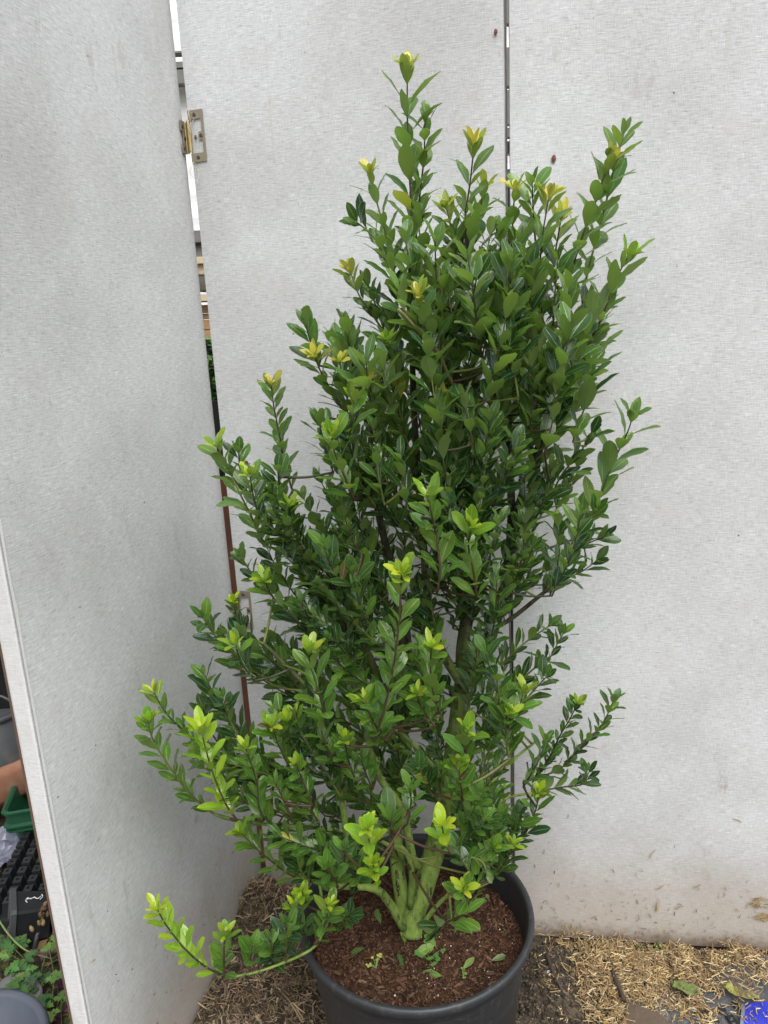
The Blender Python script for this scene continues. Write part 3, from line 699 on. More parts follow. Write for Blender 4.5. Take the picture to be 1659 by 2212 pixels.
# shoots read off the photograph: (tip kind, body kind, leaf px, depth, points tip -> base)
HS = [
 # top leaders
 ('y', 'p', 66, .02, [(880, 150), (880, 250), (884, 360), (890, 480), (893, 580)]),
 ('p', 'p', 50, .05, [(918, 262), (916, 340), (906, 430), (898, 520)]),
 ('y', 'p', 60, 0., [(1024, 315), (1016, 390), (1006, 460), (996, 560)]),
 ('y', 'p', 46, .06, [(1044, 410), (1036, 455), (1020, 520)]),
 ('y', 'p', 48, .04, [(800, 380), (812, 430), (832, 500), (852, 590)]),
 ('y', 'p', 44, .0, [(965, 450), (975, 500), (985, 570)]),
 ('y', 'p', 50, .05, [(1112, 415), (1108, 470), (1104, 560)]),
 ('y', 'p', 62, 0., [(1185, 430), (1172, 510), (1166, 590), (1172, 680), (1180, 780)]),
 ('y', 'p', 48, .08, [(1212, 475), (1202, 530), (1192, 600)]),
 ('y', 'p', 56, .06, [(1318, 350), (1301, 392), (1282, 450), (1259, 508), (1234, 587), (1215, 660)]),
 ('p', 'p', 58, .08, [(1348, 290), (1328, 358), (1310, 434), (1296, 490), (1278, 555), (1262, 620)]),
 ('l', 'p', 64, .03, [(1356, 556), (1338, 589), (1312, 654), (1291, 705), (1269, 744), (1243, 787), (1218, 825)]),
 ('p', 'p', 66, .07, [(1368, 895), (1354, 937), (1322, 1004), (1301, 1059), (1280, 1110), (1240, 1165)]),
 ('p', 'd', 50, .0, [(770, 480), (795, 500), (820, 530), (850, 610)]),
 ('y', 'd', 42, -.02, [(758, 590), (776, 638), (800, 672), (826, 712)]),
 ('d', 'd', 44, .0, [(795, 615), (808, 650), (828, 700)]),
 ('d', 'p', 62, -.03, [(876, 520), (884, 570), (890, 640)]),
 ('p', 'p', 64, -.05, [(940, 520), (942, 580), (950, 650)]),
 ('g', 'd', 56, .03, [(905, 470), (908, 530), (915, 600)]),
 ('d', 'd', 58, .02, [(985, 520), (985, 570), (990, 640)]),
 ('g', 'd', 58, -.02, [(1025, 480), (1022, 540), (1020, 610)]),
 ('d', 'd', 60, -.02, [(1085, 500), (1080, 560), (1075, 640)]),
 ('g', 'p', 60, .02, [(1150, 400), (1152, 460), (1158, 540)]),
 ('d', 'd', 60, -.04, [(1150, 580), (1146, 640), (1140, 720)]),
 ('p', 'd', 58, .02, [(1205, 560), (1200, 620), (1195, 700)]),
 ('g', 'd', 54, -.03, [(845, 560), (852, 610), (860, 670)]),
 ('g', 'd', 56, -.09, [(960, 600), (955, 660), (958, 740)]),
 ('d', 'd', 58, -.09, [(1085, 640), (1078, 700), (1072, 780)]),
 ('g', 'd', 44, -.16, [(742, 1835), (746, 1868), (758, 1905)]),
 ('g', 'm', 44, -.17, [(708, 1868), (716, 1890), (730, 1915)]),
 ('d', 'd', 46, -.16, [(775, 1870), (772, 1895), (770, 1915)]),
 ('g', 'm', 48, -.18, [(885, 1700), (888, 1735), (880, 1780)]),
 ('d', 'd', 46, -.12, [(925, 1690), (935, 1715), (955, 1745)]),
 ('l', 'm', 48, -.16, [(990, 1660), (995, 1690), (1000, 1730)]),
 ('d', 'd', 48, -.14, [(905, 1655), (915, 1680), (935, 1720)]),
 ('g', 'm', 44, -.14, [(780, 1640), (790, 1670), (805, 1705)]),
 ('l', 'm', 44, -.16, [(745, 1600), (752, 1640), (770, 1690)]),
 ('g', 'm', 44, -.16, [(690, 1560), (700, 1600), (725, 1650)]),
 ('g', 'm', 42, -.15, [(595, 1690), (608, 1720), (630, 1765)]),
 ('l', 'm', 42, -.16, [(640, 1650), (655, 1690), (675, 1740)]),
 ('p', 'p', 60, -.03, [(1060, 500), (1050, 560), (1040, 640)]),
 ('p', 'p', 64, .0, [(1120, 520), (1112, 580), (1100, 660)]),
 ('p', 'p', 66, -.02, [(1230, 620), (1222, 690), (1215, 770)]),
 ('d', 'p', 60, -.08, [(865, 625), (870, 668), (900, 712)]),
 ('y', 'p', 48, -.10, [(905, 640), (915, 690), (930, 760)]),
 ('d', 'd', 58, -.10, [(1030, 600), (1022, 650), (1030, 720), (1050, 800)]),
 # left shoulder
 ('p', 'd', 50, .0, [(660, 700), (670, 735), (690, 790)]),
 ('p', 'd', 42, -.02, [(748, 690), (752, 730), (762, 790)]),
 ('y', 'd', 44, -.04, [(680, 770), (694, 805), (720, 850), (745, 890)]),
 ('y', 'd', 44, -.05, [(734, 782), (740, 815), (752, 870)]),
 ('l', 'd', 48, -.06, [(838, 738), (842, 775), (850, 850)]),
 ('y', 'd', 44, -.08, [(800, 826), (803, 858), (815, 920)]),
 ('l', 'd', 56, -.14, [(765, 868), (760, 910), (752, 950), (770, 1010)]),
 ('l', 'm', 62, -.15, [(716, 940), (722, 975), (745, 1030), (765, 1080)]),
 ('y', 'p', 40, .03, [(586, 832), (592, 880), (604, 940), (614, 1000), (632, 1060)]),
 ('l', 'p', 54, -.04, [(470, 965), (492, 1010), (520, 1070), (545, 1120), (570, 1180)]),
 ('d', 'd', 50, -.02, [(515, 975), (520, 1020), (540, 1080)]),
 ('l', 'd', 50, -.10, [(540, 1028), (545, 1060), (560, 1120)]),
 ('d', 'd', 52, -.05, [(600, 1015), (604, 1060), (612, 1120)]),
 ('g', 'd', 52, -.08, [(688, 905), (700, 960), (720, 1020)]),
 ('l', 'd', 44, -.08, [(625, 1092), (626, 1130), (640, 1190)]),
 ('g', 'd', 44, -.06, [(520, 1200), (545, 1240), (590, 1290)]),
 ('l', 'd', 50, -.10, [(572, 1256), (590, 1290), (640, 1340), (700, 1390)]),
 ('y', 'd', 34, -.06, [(504, 1302), (512, 1330), (530, 1370)]),
 ('d', 'd', 54, -.09, [(440, 1335), (458, 1365), (490, 1400), (545, 1445), (590, 1480)]),
 ('d', 'd', 54, -.08, [(520, 1360), (545, 1390), (590, 1430), (640, 1480)]),
 ('l', 'd', 56, -.14, [(510, 1395), (520, 1430), (550, 1470)]),
 # centre front
 ('l', 'm', 62, -.20, [(926, 1078), (932, 1110), (940, 1150), (950, 1220), (945, 1280)]),
 ('l', 'm', 66, -.17, [(1018, 1140), (1012, 1180), (1022, 1230), (1030, 1290)]),
 ('y', 'm', 60, -.24, [(868, 1240), (865, 1275), (862, 1345), (850, 1440), (828, 1540), (805, 1612)]),
 ('l', 'm', 60, -.20, [(668, 1410), (672, 1440), (690, 1500), (705, 1560)]),
 ('l', 'm', 60, -.19, [(932, 1400), (930, 1440), (935, 1490), (950, 1540)]),
 ('l', 'm', 52, -.20, [(790, 1515), (800, 1545), (830, 1600)]),
 ('l', 'm', 46, -.17, [(900, 1500), (912, 1530), (940, 1570)]),
 ('l', 'm', 64, -.16, [(1010, 1580), (1006, 1610), (1012, 1660)]),
 ('l', 'm', 54, -.12, [(1130, 1500), (1120, 1530), (1098, 1566), (1100, 1645)]),
 ('l', 'd', 46, -.12, [(1098, 1545), (1092, 1580), (1100, 1640)]),
 ('g', 'd', 56, -.13, [(1050, 1410), (1058, 1440), (1074, 1472), (1078, 1530)]),
 ('g', 'd', 60, -.12, [(945, 950), (958, 1000), (970, 1070)]),
 ('d', 'd', 60, -.14, [(865, 985), (872, 1030), (880, 1100)]),
 ('d', 'd', 56, -.13, [(815, 985), (818, 1030), (830, 1090)]),
 ('d', 'd', 60, -.14, [(1000, 860), (1010, 900), (1020, 960)]),
 ('g', 'd', 60, -.10, [(1100, 740), (1108, 790), (1120, 860)]),
 ('d', 'd', 60, -.06, [(1180, 830), (1190, 880), (1200, 940)]),
 ('g', 'd', 54, -.13, [(700, 1180), (712, 1215), (740, 1270)]),
 ('d', 'd', 56, -.13, [(760, 1235), (770, 1280), (790, 1340)]),
 ('d', 'd', 50, -.10, [(650, 1300), (668, 1340), (700, 1400)]),
 ('l', 'd', 42, -.14, [(620, 1560), (630, 1600), (660, 1660)]),
 # left lower branches
 ('y', 'm', 40, -.11, [(333, 1497), (360, 1542), (402, 1584), (447, 1630), (508, 1656), (590, 1690)]),
 ('l', 'm', 46, -.13, [(320, 1561), (330, 1596), (364, 1653), (409, 1713), (463, 1759)]),
 ('y', 'l', 54, -.17, [(434, 1577), (455, 1656), (485, 1732), (512, 1772)]),
 ('l', 'm', 44, -.17, [(531, 1618), (554, 1687), (561, 1751), (590, 1782)]),
 ('l', 'm', 46, -.15, [(588, 1569), (607, 1622), (649, 1706), (690, 1782)]),
 ('l', 'd', 46, -.13, [(636, 1545), (660, 1600), (700, 1660), (735, 1720)]),
 ('l', 'm', 46, -.14, [(523, 1801), (561, 1839), (618, 1884), (668, 1911)]),
 ('g', 'd', 36, -.10, [(600, 1797), (620, 1830), (648, 1868), (690, 1900)]),
 ('d', 'd', 48, -.08, [(444, 1459), (463, 1504), (500, 1554), (550, 1615), (584, 1656), (640, 1700)]),
 ('d', 'd', 48, -.07, [(436, 1530), (455, 1580), (500, 1640), (560, 1700)]),
 ('g', 'd', 46, -.10, [(483, 1508), (492, 1545), (520, 1600), (550, 1640)]),
 ('d', 'd', 42, -.10, [(700, 1840), (680, 1870), (700, 1905)]),
 ('g', 'd', 44, -.12, [(640, 1850), (650, 1880), (668, 1908)]),
 # small clusters above the pot
 ('l', 'l', 58, -.28, [(794, 1790), (800, 1830), (812, 1868)]),
 ('l', 'l', 42, -.27, [(806, 1866), (810, 1890), (818, 1900)]),
 ('g', 'd', 66, -.2, [(842, 1770), (846, 1800), (850, 1826)]),
 ('y', 'l', 62, -.27, [(955, 1785), (962, 1820), (975, 1845)]),
 ('g', 'd', 48, -.22, [(985, 1830), (1000, 1860), (1020, 1890)]),
 ('l', 'm', 50, -.22, [(1000, 1920), (1010, 1948), (1000, 1975), (965, 1992)]),
 ('g', 'd', 46, -.20, [(1050, 1880), (1040, 1860), (1010, 1850)]),
 ('d', 'd', 46, -.14, [(935, 2010), (955, 1995), (975, 1985)]),
 ('y', 'm', 36, -.20, [(712, 1955), (705, 1985), (695, 2015), (680, 2040)]),
 ('d', 'd', 42, -.18, [(760, 1975), (735, 1990), (705, 2020)]),
 ('l', 'l', 30, -.14, [(652, 1925), (656, 1940), (662, 1955)]),
 ('l', 'd', 40, -.14, [(640, 1965), (650, 1995), (665, 2035)]),
 ('y', 'l', 46, -.17, [(340, 1965), (360, 2000), (402, 2052), (447, 2090), (493, 2110)]),
 ('l', 'm', 44, -.20, [(486, 2020), (484, 2055), (485, 2108)]),
 ('g', 'm', 42, -.18, [(545, 2042), (542, 2070), (538, 2095)]),
 ('g', 'd', 40, -.17, [(586, 2028), (588, 2050), (590, 2082)]),
 ('d', 'd', 42, -.17, [(625, 1995), (618, 2030), (622, 2067)]),
 # right side
 ('d', 'd', 60, .02, [(1280, 935), (1258, 970), (1235, 998), (1211, 1030), (1193, 1067), (1165, 1120)]),
 ('d', 'd', 52, .04, [(1290, 1100), (1270, 1130), (1235, 1180)]),
 ('d', 'd', 48, .05, [(1305, 1160), (1272, 1173), (1209, 1205), (1164, 1243), (1120, 1280)]),
 ('d', 'd', 46, .06, [(1290, 1210), (1254, 1236), (1202, 1257), (1161, 1291)]),
 ('p', 'd', 50, .0, [(1190, 1030), (1175, 1080), (1150, 1130)]),
 ('d', 'd', 44, .04, [(1218, 1366), (1204, 1390), (1188, 1420), (1154, 1444), (1119, 1475), (1080, 1520)]),
 ('g', 'd', 44, .03, [(1181, 1461), (1168, 1475), (1143, 1503), (1100, 1560)]),
 ('d', 'd', 40, .05, [(1190, 1350), (1160, 1370), (1120, 1400), (1080, 1440)]),
 ('d', 'd', 32, .08, [(1327, 1510), (1300, 1566), (1258, 1611), (1216, 1656), (1180, 1674), (1130, 1690)]),
 ('l', 'd', 30, .07, [(1247, 1520), (1230, 1555), (1209, 1590), (1185, 1639), (1150, 1690)]),
 ('d', 'd', 40, .08, [(1272, 1668), (1258, 1694), (1209, 1701), (1150, 1712)]),
 ('y', 'd', 42, .0, [(1164, 1715), (1157, 1750), (1135, 1800), (1110, 1830)]),
 ('l', 'd', 42, -.05, [(1108, 1825), (1098, 1850), (1080, 1880), (1060, 1900)]),
 ('d', 'd', 40, .03, [(1180, 1600), (1160, 1650), (1130, 1700)]),
 ('d', 'd', 46, .0, [(1120, 1760), (1110, 1800), (1090, 1850)]),
 ('d', 'd', 44, -.03, [(1085, 1850), (1075, 1880), (1060, 1905)]),
]
for tip, body, lp, dy, pts in HS:
    jit = [(x, y, dy+rnd.uniform(-.012, .012)+.012*i) for i, (x, y) in enumerate(pts)]
    shoot(W3(jit, dy), lp, tip, body, hand=True, twcol=TW_RED if body in 'pml' and rnd.random() < .6 else None)

POLY = [(850,600),(890,570),(940,540),(1000,535),(1060,550),(1120,545),(1180,580),(1225,610),(1255,660),(1300,660),(1300,740),(1290,810),(1265,860),(1240,900),(1240,960),(1270,1000),(1240,1060),(1262,1120),(1280,1180),(1215,1230),(1150,1280),(1110,1330),(1180,1380),(1180,1430),(1110,1480),(1150,1540),(1120,1610),(1180,1650),(1220,1690),(1130,1730),(1150,1790),(1080,1850),(1040,1850),(1000,1740),(930,1700),(900,1720),(850,1560),(800,1650),(800,1740),(740,1760),(720,1860),(680,1900),(600,1860),(540,1800),(470,1750),(400,1680),(380,1600),(470,1600),(520,1560),(500,1490),(470,1430),(460,1370),(540,1360),(570,1290),(530,1220),(540,1150),(505,1090),(500,1020),(570,1030),(650,1050),(690,980),(665,880),(690,810),(680,750),(710,720),(750,710),(800,750),(840,720),(810,640),(830,600)]
HOLES = [(1112,1170,26,150,.75),(1170,960,24,70,.6),(972,1390,45,95,.95),(870,1640,38,110,.8),(760,1640,30,60,.5),(1085,1400,35,80,.85),(980,1790,50,80,.8),(800,1440,45,60,.55),(1060,1230,22,60,.4),(700,1700,30,40,.5),(1010,1510,30,40,.3),(830,1330,30,50,.35),(560,1500,30,40,.5),(630,1640,30,30,.3)]
def inside(x, y):
    c = False; n = len(POLY)
    for i in range(n):
        (x1, y1), (x2, y2) = POLY[i], POLY[i-1]
        if (y1 > y) != (y2 > y) and x < (x2-x1)*(y-y1)/(y2-y1)+x1: c = not c
    return c
cnt = 0; tries = 0
while cnt < 300 and tries < 14000:
    tries += 1
    x, y = rnd.uniform(380, 1320), rnd.uniform(470, 1900)
    if not inside(x, y) or not inside(x+rnd.uniform(-25, 25), y+rnd.uniform(10, 60)): continue
    bad = 0
    for hx, hy, ha, hb, w_ in HOLES:
        if ((x-hx)/ha)**2+((y-hy)/hb)**2 < 1 or ((x-hx)/ha)**2+((y+60-hy)/hb)**2 < 1: bad = max(bad, w_)
    if rnd.random() < bad: continue
    low = max(0, (y-1300)/500)
    dy = rnd.uniform(-.13-.04*low, .20)
    ax = 1010 if y < 1450 else 960-(y-1450)*.1
    tipp = at_y(x, y, YC+dy); axp = at_y(ax, y, YC+.05)
    out = (tipp-axp); out.z = 0
    on = out.normalized() if out.length > .02 else Vector((rnd.uniform(-1, 1), rnd.uniform(-1, 1), 0))
    lean = min(1.1, out.length*2.4)*(1.25 if y > 1300 else .55 if y < 900 else .8)+rnd.uniform(-.2, .2)
    dr = (Vector((0, 0, 1))+on*lean+Vector((rnd.uniform(-.2, .2), rnd.uniform(-.25, .2), 0))).normalized()
    L = rnd.uniform(.08, .17)
    p0 = clear(tipp, .035); p1 = clear(p0-dr*L*.5, .035); p2 = clear(p0-dr*L-on*L*.15-Vector((0, 0, .01)), .035)
    top = y < 900
    lp = (62 if top else 50 if y < 1500 else 44)*rnd.uniform(.82, 1.1)*(1.26/proj(p0)[2] if proj(p0)[2] > 0 else 1)
    tip = rnd.choices('gdpl', [3, 5, 3 if top else 1, 1.0 if y > 900 else .3])[0]
    if y > 1380: tip = rnd.choices('gdl', [4, 3, 2.2])[0]
    shoot([p0, p1, p2], lp, tip, 'p' if top and rnd.random() < .4 else 'm' if y > 1380 and rnd.random() < (.6 if x < 800 else .35) else 'd', r=.0016, gap=.36, tipn=1)
    cnt += 1
if EXTRA.v:
    o = EXTRA.build('thin_twigs', TWIG, shrub, smooth=True, tint=True); o['kind'] = 'stuff'
# keep leaves off the canvas
good = []
for (m_, v, c, s) in LEAVES:
    tipw = m_ @ Vector((1, 0, 0)); ok = True
    for k in ('left', 'middle', 'right'):
        pn = PN[k]; q = (tipw-pn.a).dot(pn.u)
        if 0 < q < pn.L and pn.sd(tipw) < .004: ok = False
    if ok: good.append((m_, v, c, s))
LEAVES = good
# the 300 that show largest: cast rays at every leaf
allV = []; allF = []; owner = []; off = 0
for i, (m_, v, c, s) in enumerate(LEAVES):
    A = np.array(m_); V = LV[v][0] @ A[:3, :3].T + A[:3, 3]; allV.append(V)
    for f in LV[v][1]: allF.append(tuple(k+off for k in f)); owner.append(i)
    off += len(V)
VV = np.concatenate(allV); bvh = BVHTree.FromPolygons([tuple(v) for v in VV], allF)
score = []
for i, V in enumerate(allV):
    vis = 0; pr = [proj(V[k]) for k in (12, 22, 27, 32, 37, 42)]
    for k in (12, 22, 27, 32, 36, 38, 42):
        t = Vector(V[k]); d = t-CAM; hit = bvh.ray_cast(CAM, d.normalized(), d.length+.002)
        if hit[2] is not None and owner[hit[2]] == i: vis += 1
    q = [proj(V[j]) for j in (0, 15, 20, 25, 30, 34, 29, 24, 19, 50, 35, 39)]
    outl = [q[0], proj(V[20]), proj(V[30]), proj(V[50]), proj(V[34]), proj(V[24])]
    area = abs(sum(outl[j-1][0]*outl[j][1]-outl[j][0]*outl[j-1][1] for j in range(6)))/2
    score.append(area*vis/7.)
order = sorted(range(len(LEAVES)), key=lambda i: -score[i]); single = set(order[:300])
for i in sorted(single):
    m_, v, c, s = LEAVES[i]
    o = bpy.data.objects.new('leaf', LMESH[v]); C.objects.link(o); o.parent = shrub
    o.matrix_local = Matrix.Translation(-BASE) @ m_; o.color = (c[0], c[1], c[2], 1)
rest = [i for i in range(len(LEAVES)) if i not in single]
me = bpy.data.meshes.new('foliage'); fo = []; vv = []; uvf = []; colf = []; off = 0
for i in rest:
    m_, v, c, s = LEAVES[i]; vv.append(allV[i]-np.array(BASE)); off2 = off
    for f in LV[v][1]:
        fo.append(tuple(k+off2 for k in f))
        for k in f: uvf += LV[v][2][k]
        colf += [c[0], c[1], c[2], 1.]*4
    off += len(allV[i])
me.from_pydata(np.concatenate(vv).tolist(), [], fo); ul = me.uv_layers.new(name='UVMap'); ul.data.foreach_set('uv', uvf)
ca = me.color_attributes.new('tint', 'FLOAT_COLOR', 'CORNER'); ca.data.foreach_set('color', colf)
me.polygons.foreach_set('use_smooth', [True]*len(me.polygons)); me.materials.append(LEAF_J); me.update()
o = bpy.data.objects.new('foliage', me); C.objects.link(o); o.parent = shrub; o['kind'] = 'stuff'
print('leaves', len(LEAVES), 'twigs', ntw[0])

# ------------------------------------------------------------------ fallen leaves and weeds on the potting soil
def lone_leaf(name, label, cat, pos, ang, size, col, tilt=.15, roll=0, group=None, nrm=None):
    o = bpy.data.objects.new(name, LMESH[rnd.randrange(NV)]); C.objects.link(o)
    o.matrix_world = Matrix.Translation(pos) @ Matrix.Rotation(ang, 4, 'Z') @ Matrix.Rotation(-tilt, 4, 'Y') @ Matrix.Rotation(roll, 4, 'X') @ Matrix.Scale(size, 4)
    o.color = (*col, 1); tag(o, label, cat, group); return o
FL = [(875, 2050, 90, 1.2, .034, (.16, .28, .04), 'pale green fallen leaf propped upright against the stem base'),
      (892, 2070, 20, .2, .034, (.22, .36, .07), 'bright fallen leaf lying flat just in front of the stem base'),
      (944, 2056, 120, .2, .030, (.22, .33, .09), 'curled pale leaf lying right of the stem base'),
      (980, 2030, 50, .5, .030, (.12, .20, .05), 'olive fallen leaf leaning on bark right of the stems'),
      (1017, 2028, 70, .4, .024, (.10, .15, .05), 'small olive fallen leaf nearest the right side of the soil'),
      (958, 2108, 170, .1, .032, (.14, .25, .06), 'fallen leaf lying flat on soil towards the front right'),
      (998, 2092, 40, .3, .026, (.20, .28, .08), 'folded yellowish leaf standing on soil near front right'),
      (823, 1995, 110, .6, .024, (.10, .18, .04), 'small fallen leaf left of the mossy stem base'),
      (905, 1918, 60, .4, .022, (.05, .15, .04), 'small dark fallen leaf behind the thick right stem'),
      (870, 2092, 100, .5, .022, (.05, .13, .03), 'dark green leaf fallen in the middle front of the soil')]
FL += [(905, 2040, 60, .7, .026, (.10, .22, .05), 'green fallen leaf tilted up right in front of the stem base'),
       (935, 2012, 140, .3, .030, (.06, .16, .04), 'dark green leaf hanging low over the soil right of the stems'),
       (1060, 2075, 15, .15, .024, (.12, .17, .06), 'thin curled leaf on the soil near the right rim'),
       (790, 2050, 200, .1, .024, (.09, .15, .04), 'flat dull leaf on the soil front left'),
       (760, 1985, 80, .3, .022, (.07, .15, .04), 'small leaf on the soil at the far left')]
for px, py, ang, tl, sz, col, lab in FL:
    p = at_z(px, py, SZ+.006); p.z = soil_h(p.x, p.y)+.006
    lone_leaf('fallen_leaf', lab, 'leaf', p, R(ang), sz*1.3, col, tl, rnd.uniform(-.5, .5), 'fallen leaves on the potting soil')
def sprig(px, py, label, n, col, s=.012):
    p = at_z(px, py, SZ+.008); p.z = soil_h(p.x, p.y)
    t = thing('weed_sprig', label, 'weed', p, 'weeds sprouting in the pot'); st = MB(); lf = MB()
    for k in range(n):
        a = rnd.uniform(0, 6.28); d = Vector((math.cos(a)*.7, math.sin(a)*.7, rnd.uniform(.5, 1.2))).normalized()*rnd.uniform(.6, 1.6)*s
        e = p+d; st.tube([p, p+d*.5+Vector((0, 0, .003)), e], .0006, 4, (.2, .3, .08))
        for q in range(3):
            b = a+rnd.uniform(-1, 1); dd = Vector((math.cos(b), math.sin(b), .2))*s*.38; nn = Vector((-math.sin(b), math.cos(b), 0))*s*.2
            lf.add([e, e+dd*.5+nn, e+dd, e+dd*.5-nn], [(0, 1, 2, 3)], col)
    st.build('stalk', TINT, t, tint=True); lf.build('leaflets', TINT, t, tint=True)['kind'] = 'stuff'
sprig(812, 2085, 'yellowish weed sprig at the front left of the potting soil', 9, (.42, .44, .09), .014)
sprig(925, 2072, 'fine green weed seedling in front of the fallen leaves', 8, (.10, .24, .05), .026)
sprig(1000, 2100, 'small green seedling at the front right of the soil', 5, (.16, .30, .07), .012)
sprig(1040, 1940, 'limp grey green seedling near the back right of the pot', 6, (.14, .20, .10), .02)

# ------------------------------------------------------------------ straw and mulch litter on the ground
def strand(mb, c, ln, w, ang, tilt, col):
    q = Matrix.Translation(c) @ Matrix.Rotation(ang, 4, 'Z') @ Matrix.Rotation(tilt, 4, 'Y')
    b = rnd.uniform(-.1, .1)*ln; hgt = w*.5
    v = [(-ln/2, -w/2, 0), (0, -w/2+b, 0), (ln/2, -w/2, 0), (-ln/2, 0, hgt), (0, b, hgt), (ln/2, 0, hgt), (-ln/2, w/2, 0), (0, w/2+b, 0), (ln/2, w/2, 0)]
    mb.add([q @ Vector(p) for p in v], [(0, 1, 4, 3), (1, 2, 5, 4), (3, 4, 7, 6), (4, 5, 8, 7)], col)
def inpot(x, y, m_=.0): return math.hypot(x-PC.x, y-PC.y) < .175+m_
def behind(x, y, k, m_=.004):
    pn = PN[k]; p = Vector((x, y, 0)); s = (p-pn.a).dot(pn.u); return -.02 < s < pn.L+.02 and pn.sd(p) < m_
st = MB(); SG = [(.46, .32, .13), (.56, .42, .19), (.30, .20, .10), (.60, .50, .30), (.22, .15, .08), (.36, .24, .12), (.16, .11, .065), (.28, .19, .10)]
n = 0
while n < 7500:
    x, y = rnd.uniform(.28, .98), rnd.uniform(1.12, 1.56)
    if inpot(x, y) or behind(x, y, 'right') or behind(x, y, 'middle'): continue
    dens = .9*math.exp(-((x-.52)/.16)**2-((y-1.42)/.14)**2)+.5*math.exp(-((x-.72)/.14)**2-((y-1.44)/.05)**2)+.05
    dens *= .45+1.1*max(0, min(1, .5+1.4*noise.noise(Vector((x*17, y*17, 4)))))
    if x < .38: dens *= .18
    if x > .64 and y < 1.36: dens *= .3
    if rnd.random() > dens: continue
    n += 1; ln = rnd.uniform(.005, .024)*(1.3 if rnd.random() < .1 else 1)
    strand(st, Vector((x, y, mound(x, y)+rnd.uniform(.002, .02)*(min(1, dens)**.5)+(.016+.012*(x > .68) if x > .6 and y < 1.44 else 0))), ln, rnd.uniform(.0008, .0028), rnd.uniform(0, 6.28), rnd.gauss(0, .22), rnd.choice(SG))
for _ in range(900):       # a thin drift against the foot of the right panel
    pn = PN['right']; u = rnd.uniform(.05, pn.L); hh = max(0, .5+1.2*noise.noise(Vector((u*11, 3, 3)))); p = pn.pt(u, 0, rnd.uniform(.004, .035))
    if rnd.random() > hh: continue
    strand(st, Vector((p.x, p.y, mound(p.x, p.y)+rnd.uniform(.002, .012+.035*hh))), rnd.uniform(.006, .022), .0018, rnd.uniform(0, 6.28), rnd.gauss(0, .7), rnd.choice(SG))
o = st.build('straw_litter', TINT, tint=True); tag(o, 'loose golden chopped straw strewn on the ground right of the pot', 'straw', kind='stuff')
mu = MB(); MG = [(.22, .16, .10), (.30, .22, .14), (.14, .10, .065), (.38, .30, .20), (.10, .07, .045), (.18, .12, .07), (.42, .31, .18)]
n = 0
while n < 9000:
    x, y = rnd.uniform(-.56, -.05), rnd.uniform(1.0, 1.75)
    if inpot(x, y) or behind(x, y, 'left') or behind(x, y, 'middle'): continue
    n += 1; h = mound(x, y); long_ = rnd.random() < .2
    ln = rnd.uniform(.018, .045) if long_ else rnd.uniform(.006, .02)
    strand(mu, Vector((x, y, h+rnd.uniform(-.001, .012))), ln, rnd.uniform(.0006, .0016) if rnd.random() < .8 else rnd.uniform(.002, .005), rnd.uniform(0, 6.28), rnd.gauss(0, .55), rnd.choice(MG))
o = mu.build('fibre_mulch', TINT, tint=True); tag(o, 'matted brown fibrous mulch heaped between the left panel and the pot', 'mulch', kind='stuff')
cl = MB(); 
for _ in range(2600):      # crumbs and small clods of dark earth beside the pot
    x, y = rnd.uniform(.22, .50), rnd.uniform(1.15, 1.54)
    if inpot(x, y, .01) or behind(x, y, 'middle') or behind(x, y, 'right'): continue
    s = rnd.uniform(.001, .0045)*(1.7 if rnd.random() < .05 else 1); c = rnd.choice([(.05, .038, .026), (.085, .066, .045), (.03, .024, .018), (.12, .095, .065)])
    ico = [Vector((math.cos(a)*math.cos(e), math.sin(a)*math.cos(e), math.sin(e)))*s*rnd.uniform(.7, 1.2) for e in (-.5, .6) for a in (0, 1.25, 2.5, 3.77, 5.0)]+[Vector((0, 0, s))]
    q = Vector((x, y, mound(x, y)+s*.4))
    cl.add([q+v for v in ico], [(i, (i+1) % 5, 5+(i+1) % 5, 5+i) for i in range(5)]+[(5+i, 5+(i+1) % 5, 10) for i in range(5)], c)
o = cl.build('earth_crumbs', TINT, tint=True); tag(o, 'dark crumbly earth clods on the ground beside the pot', 'soil', kind='stuff')
wc = MB()
for px, py in ((1185, 2098), (1190, 2108), (1181, 2104)):
    q = at_z(px, py, .02); wc.box((-.004, -.003, -.003), (.004, .003, .004), Matrix.Translation(q) @ Matrix.Rotation(rnd.random()*3, 4, 'Z'), (.75, .75, .72))
tag(wc.build('eggshell', TINT, tint=True), 'white eggshell like crumbs on dark earth right of the pot', 'fragment')

# perforated grey membrane under the straw
def sheet(name, label, cat, pix, mat, z, th=.003, nsub=10, wob=.004, group=None):
    q = [at_z(px, py, z) for px, py in pix]; m_ = MB(); vs = []
    for j in range(nsub+1):
        for i in range(nsub+1):
            a = q[0].lerp(q[1], i/nsub); b = q[3].lerp(q[2], i/nsub); p = a.lerp(b, j/nsub)
            e = .006*noise.noise(p*30); 
            p = p+Vector((e*(j in (0, nsub)), e*(i in (0, nsub)), 0)); p.z = z+wob*noise.noise(Vector((p.x*18, p.y*18, z*50)))+.6*mound(p.x, p.y); vs.append(p)
    N_ = len(vs); n1 = nsub+1
    low = [v-Vector((0, 0, th)) for v in vs]
    f = [(j*n1+i, j*n1+i+1, (j+1)*n1+i+1, (j+1)*n1+i) for j in range(nsub) for i in range(nsub)]
    f2 = [tuple(N_+k for k in x[::-1]) for x in f]
    rim = [j for j in range(n1)]+[j*n1+nsub for j in range(1, n1)]+[nsub*n1+j for j in range(nsub-1, -1, -1)]+[j*n1 for j in range(nsub-1, 0, -1)]
    f3 = [(rim[k], rim[k-1], N_+rim[k-1], N_+rim[k]) for k in range(len(rim))]
    m_.add(vs+low, f+f2+f3); o = m_.build(name, mat, smooth=False); tag(o, label, cat, group); return o
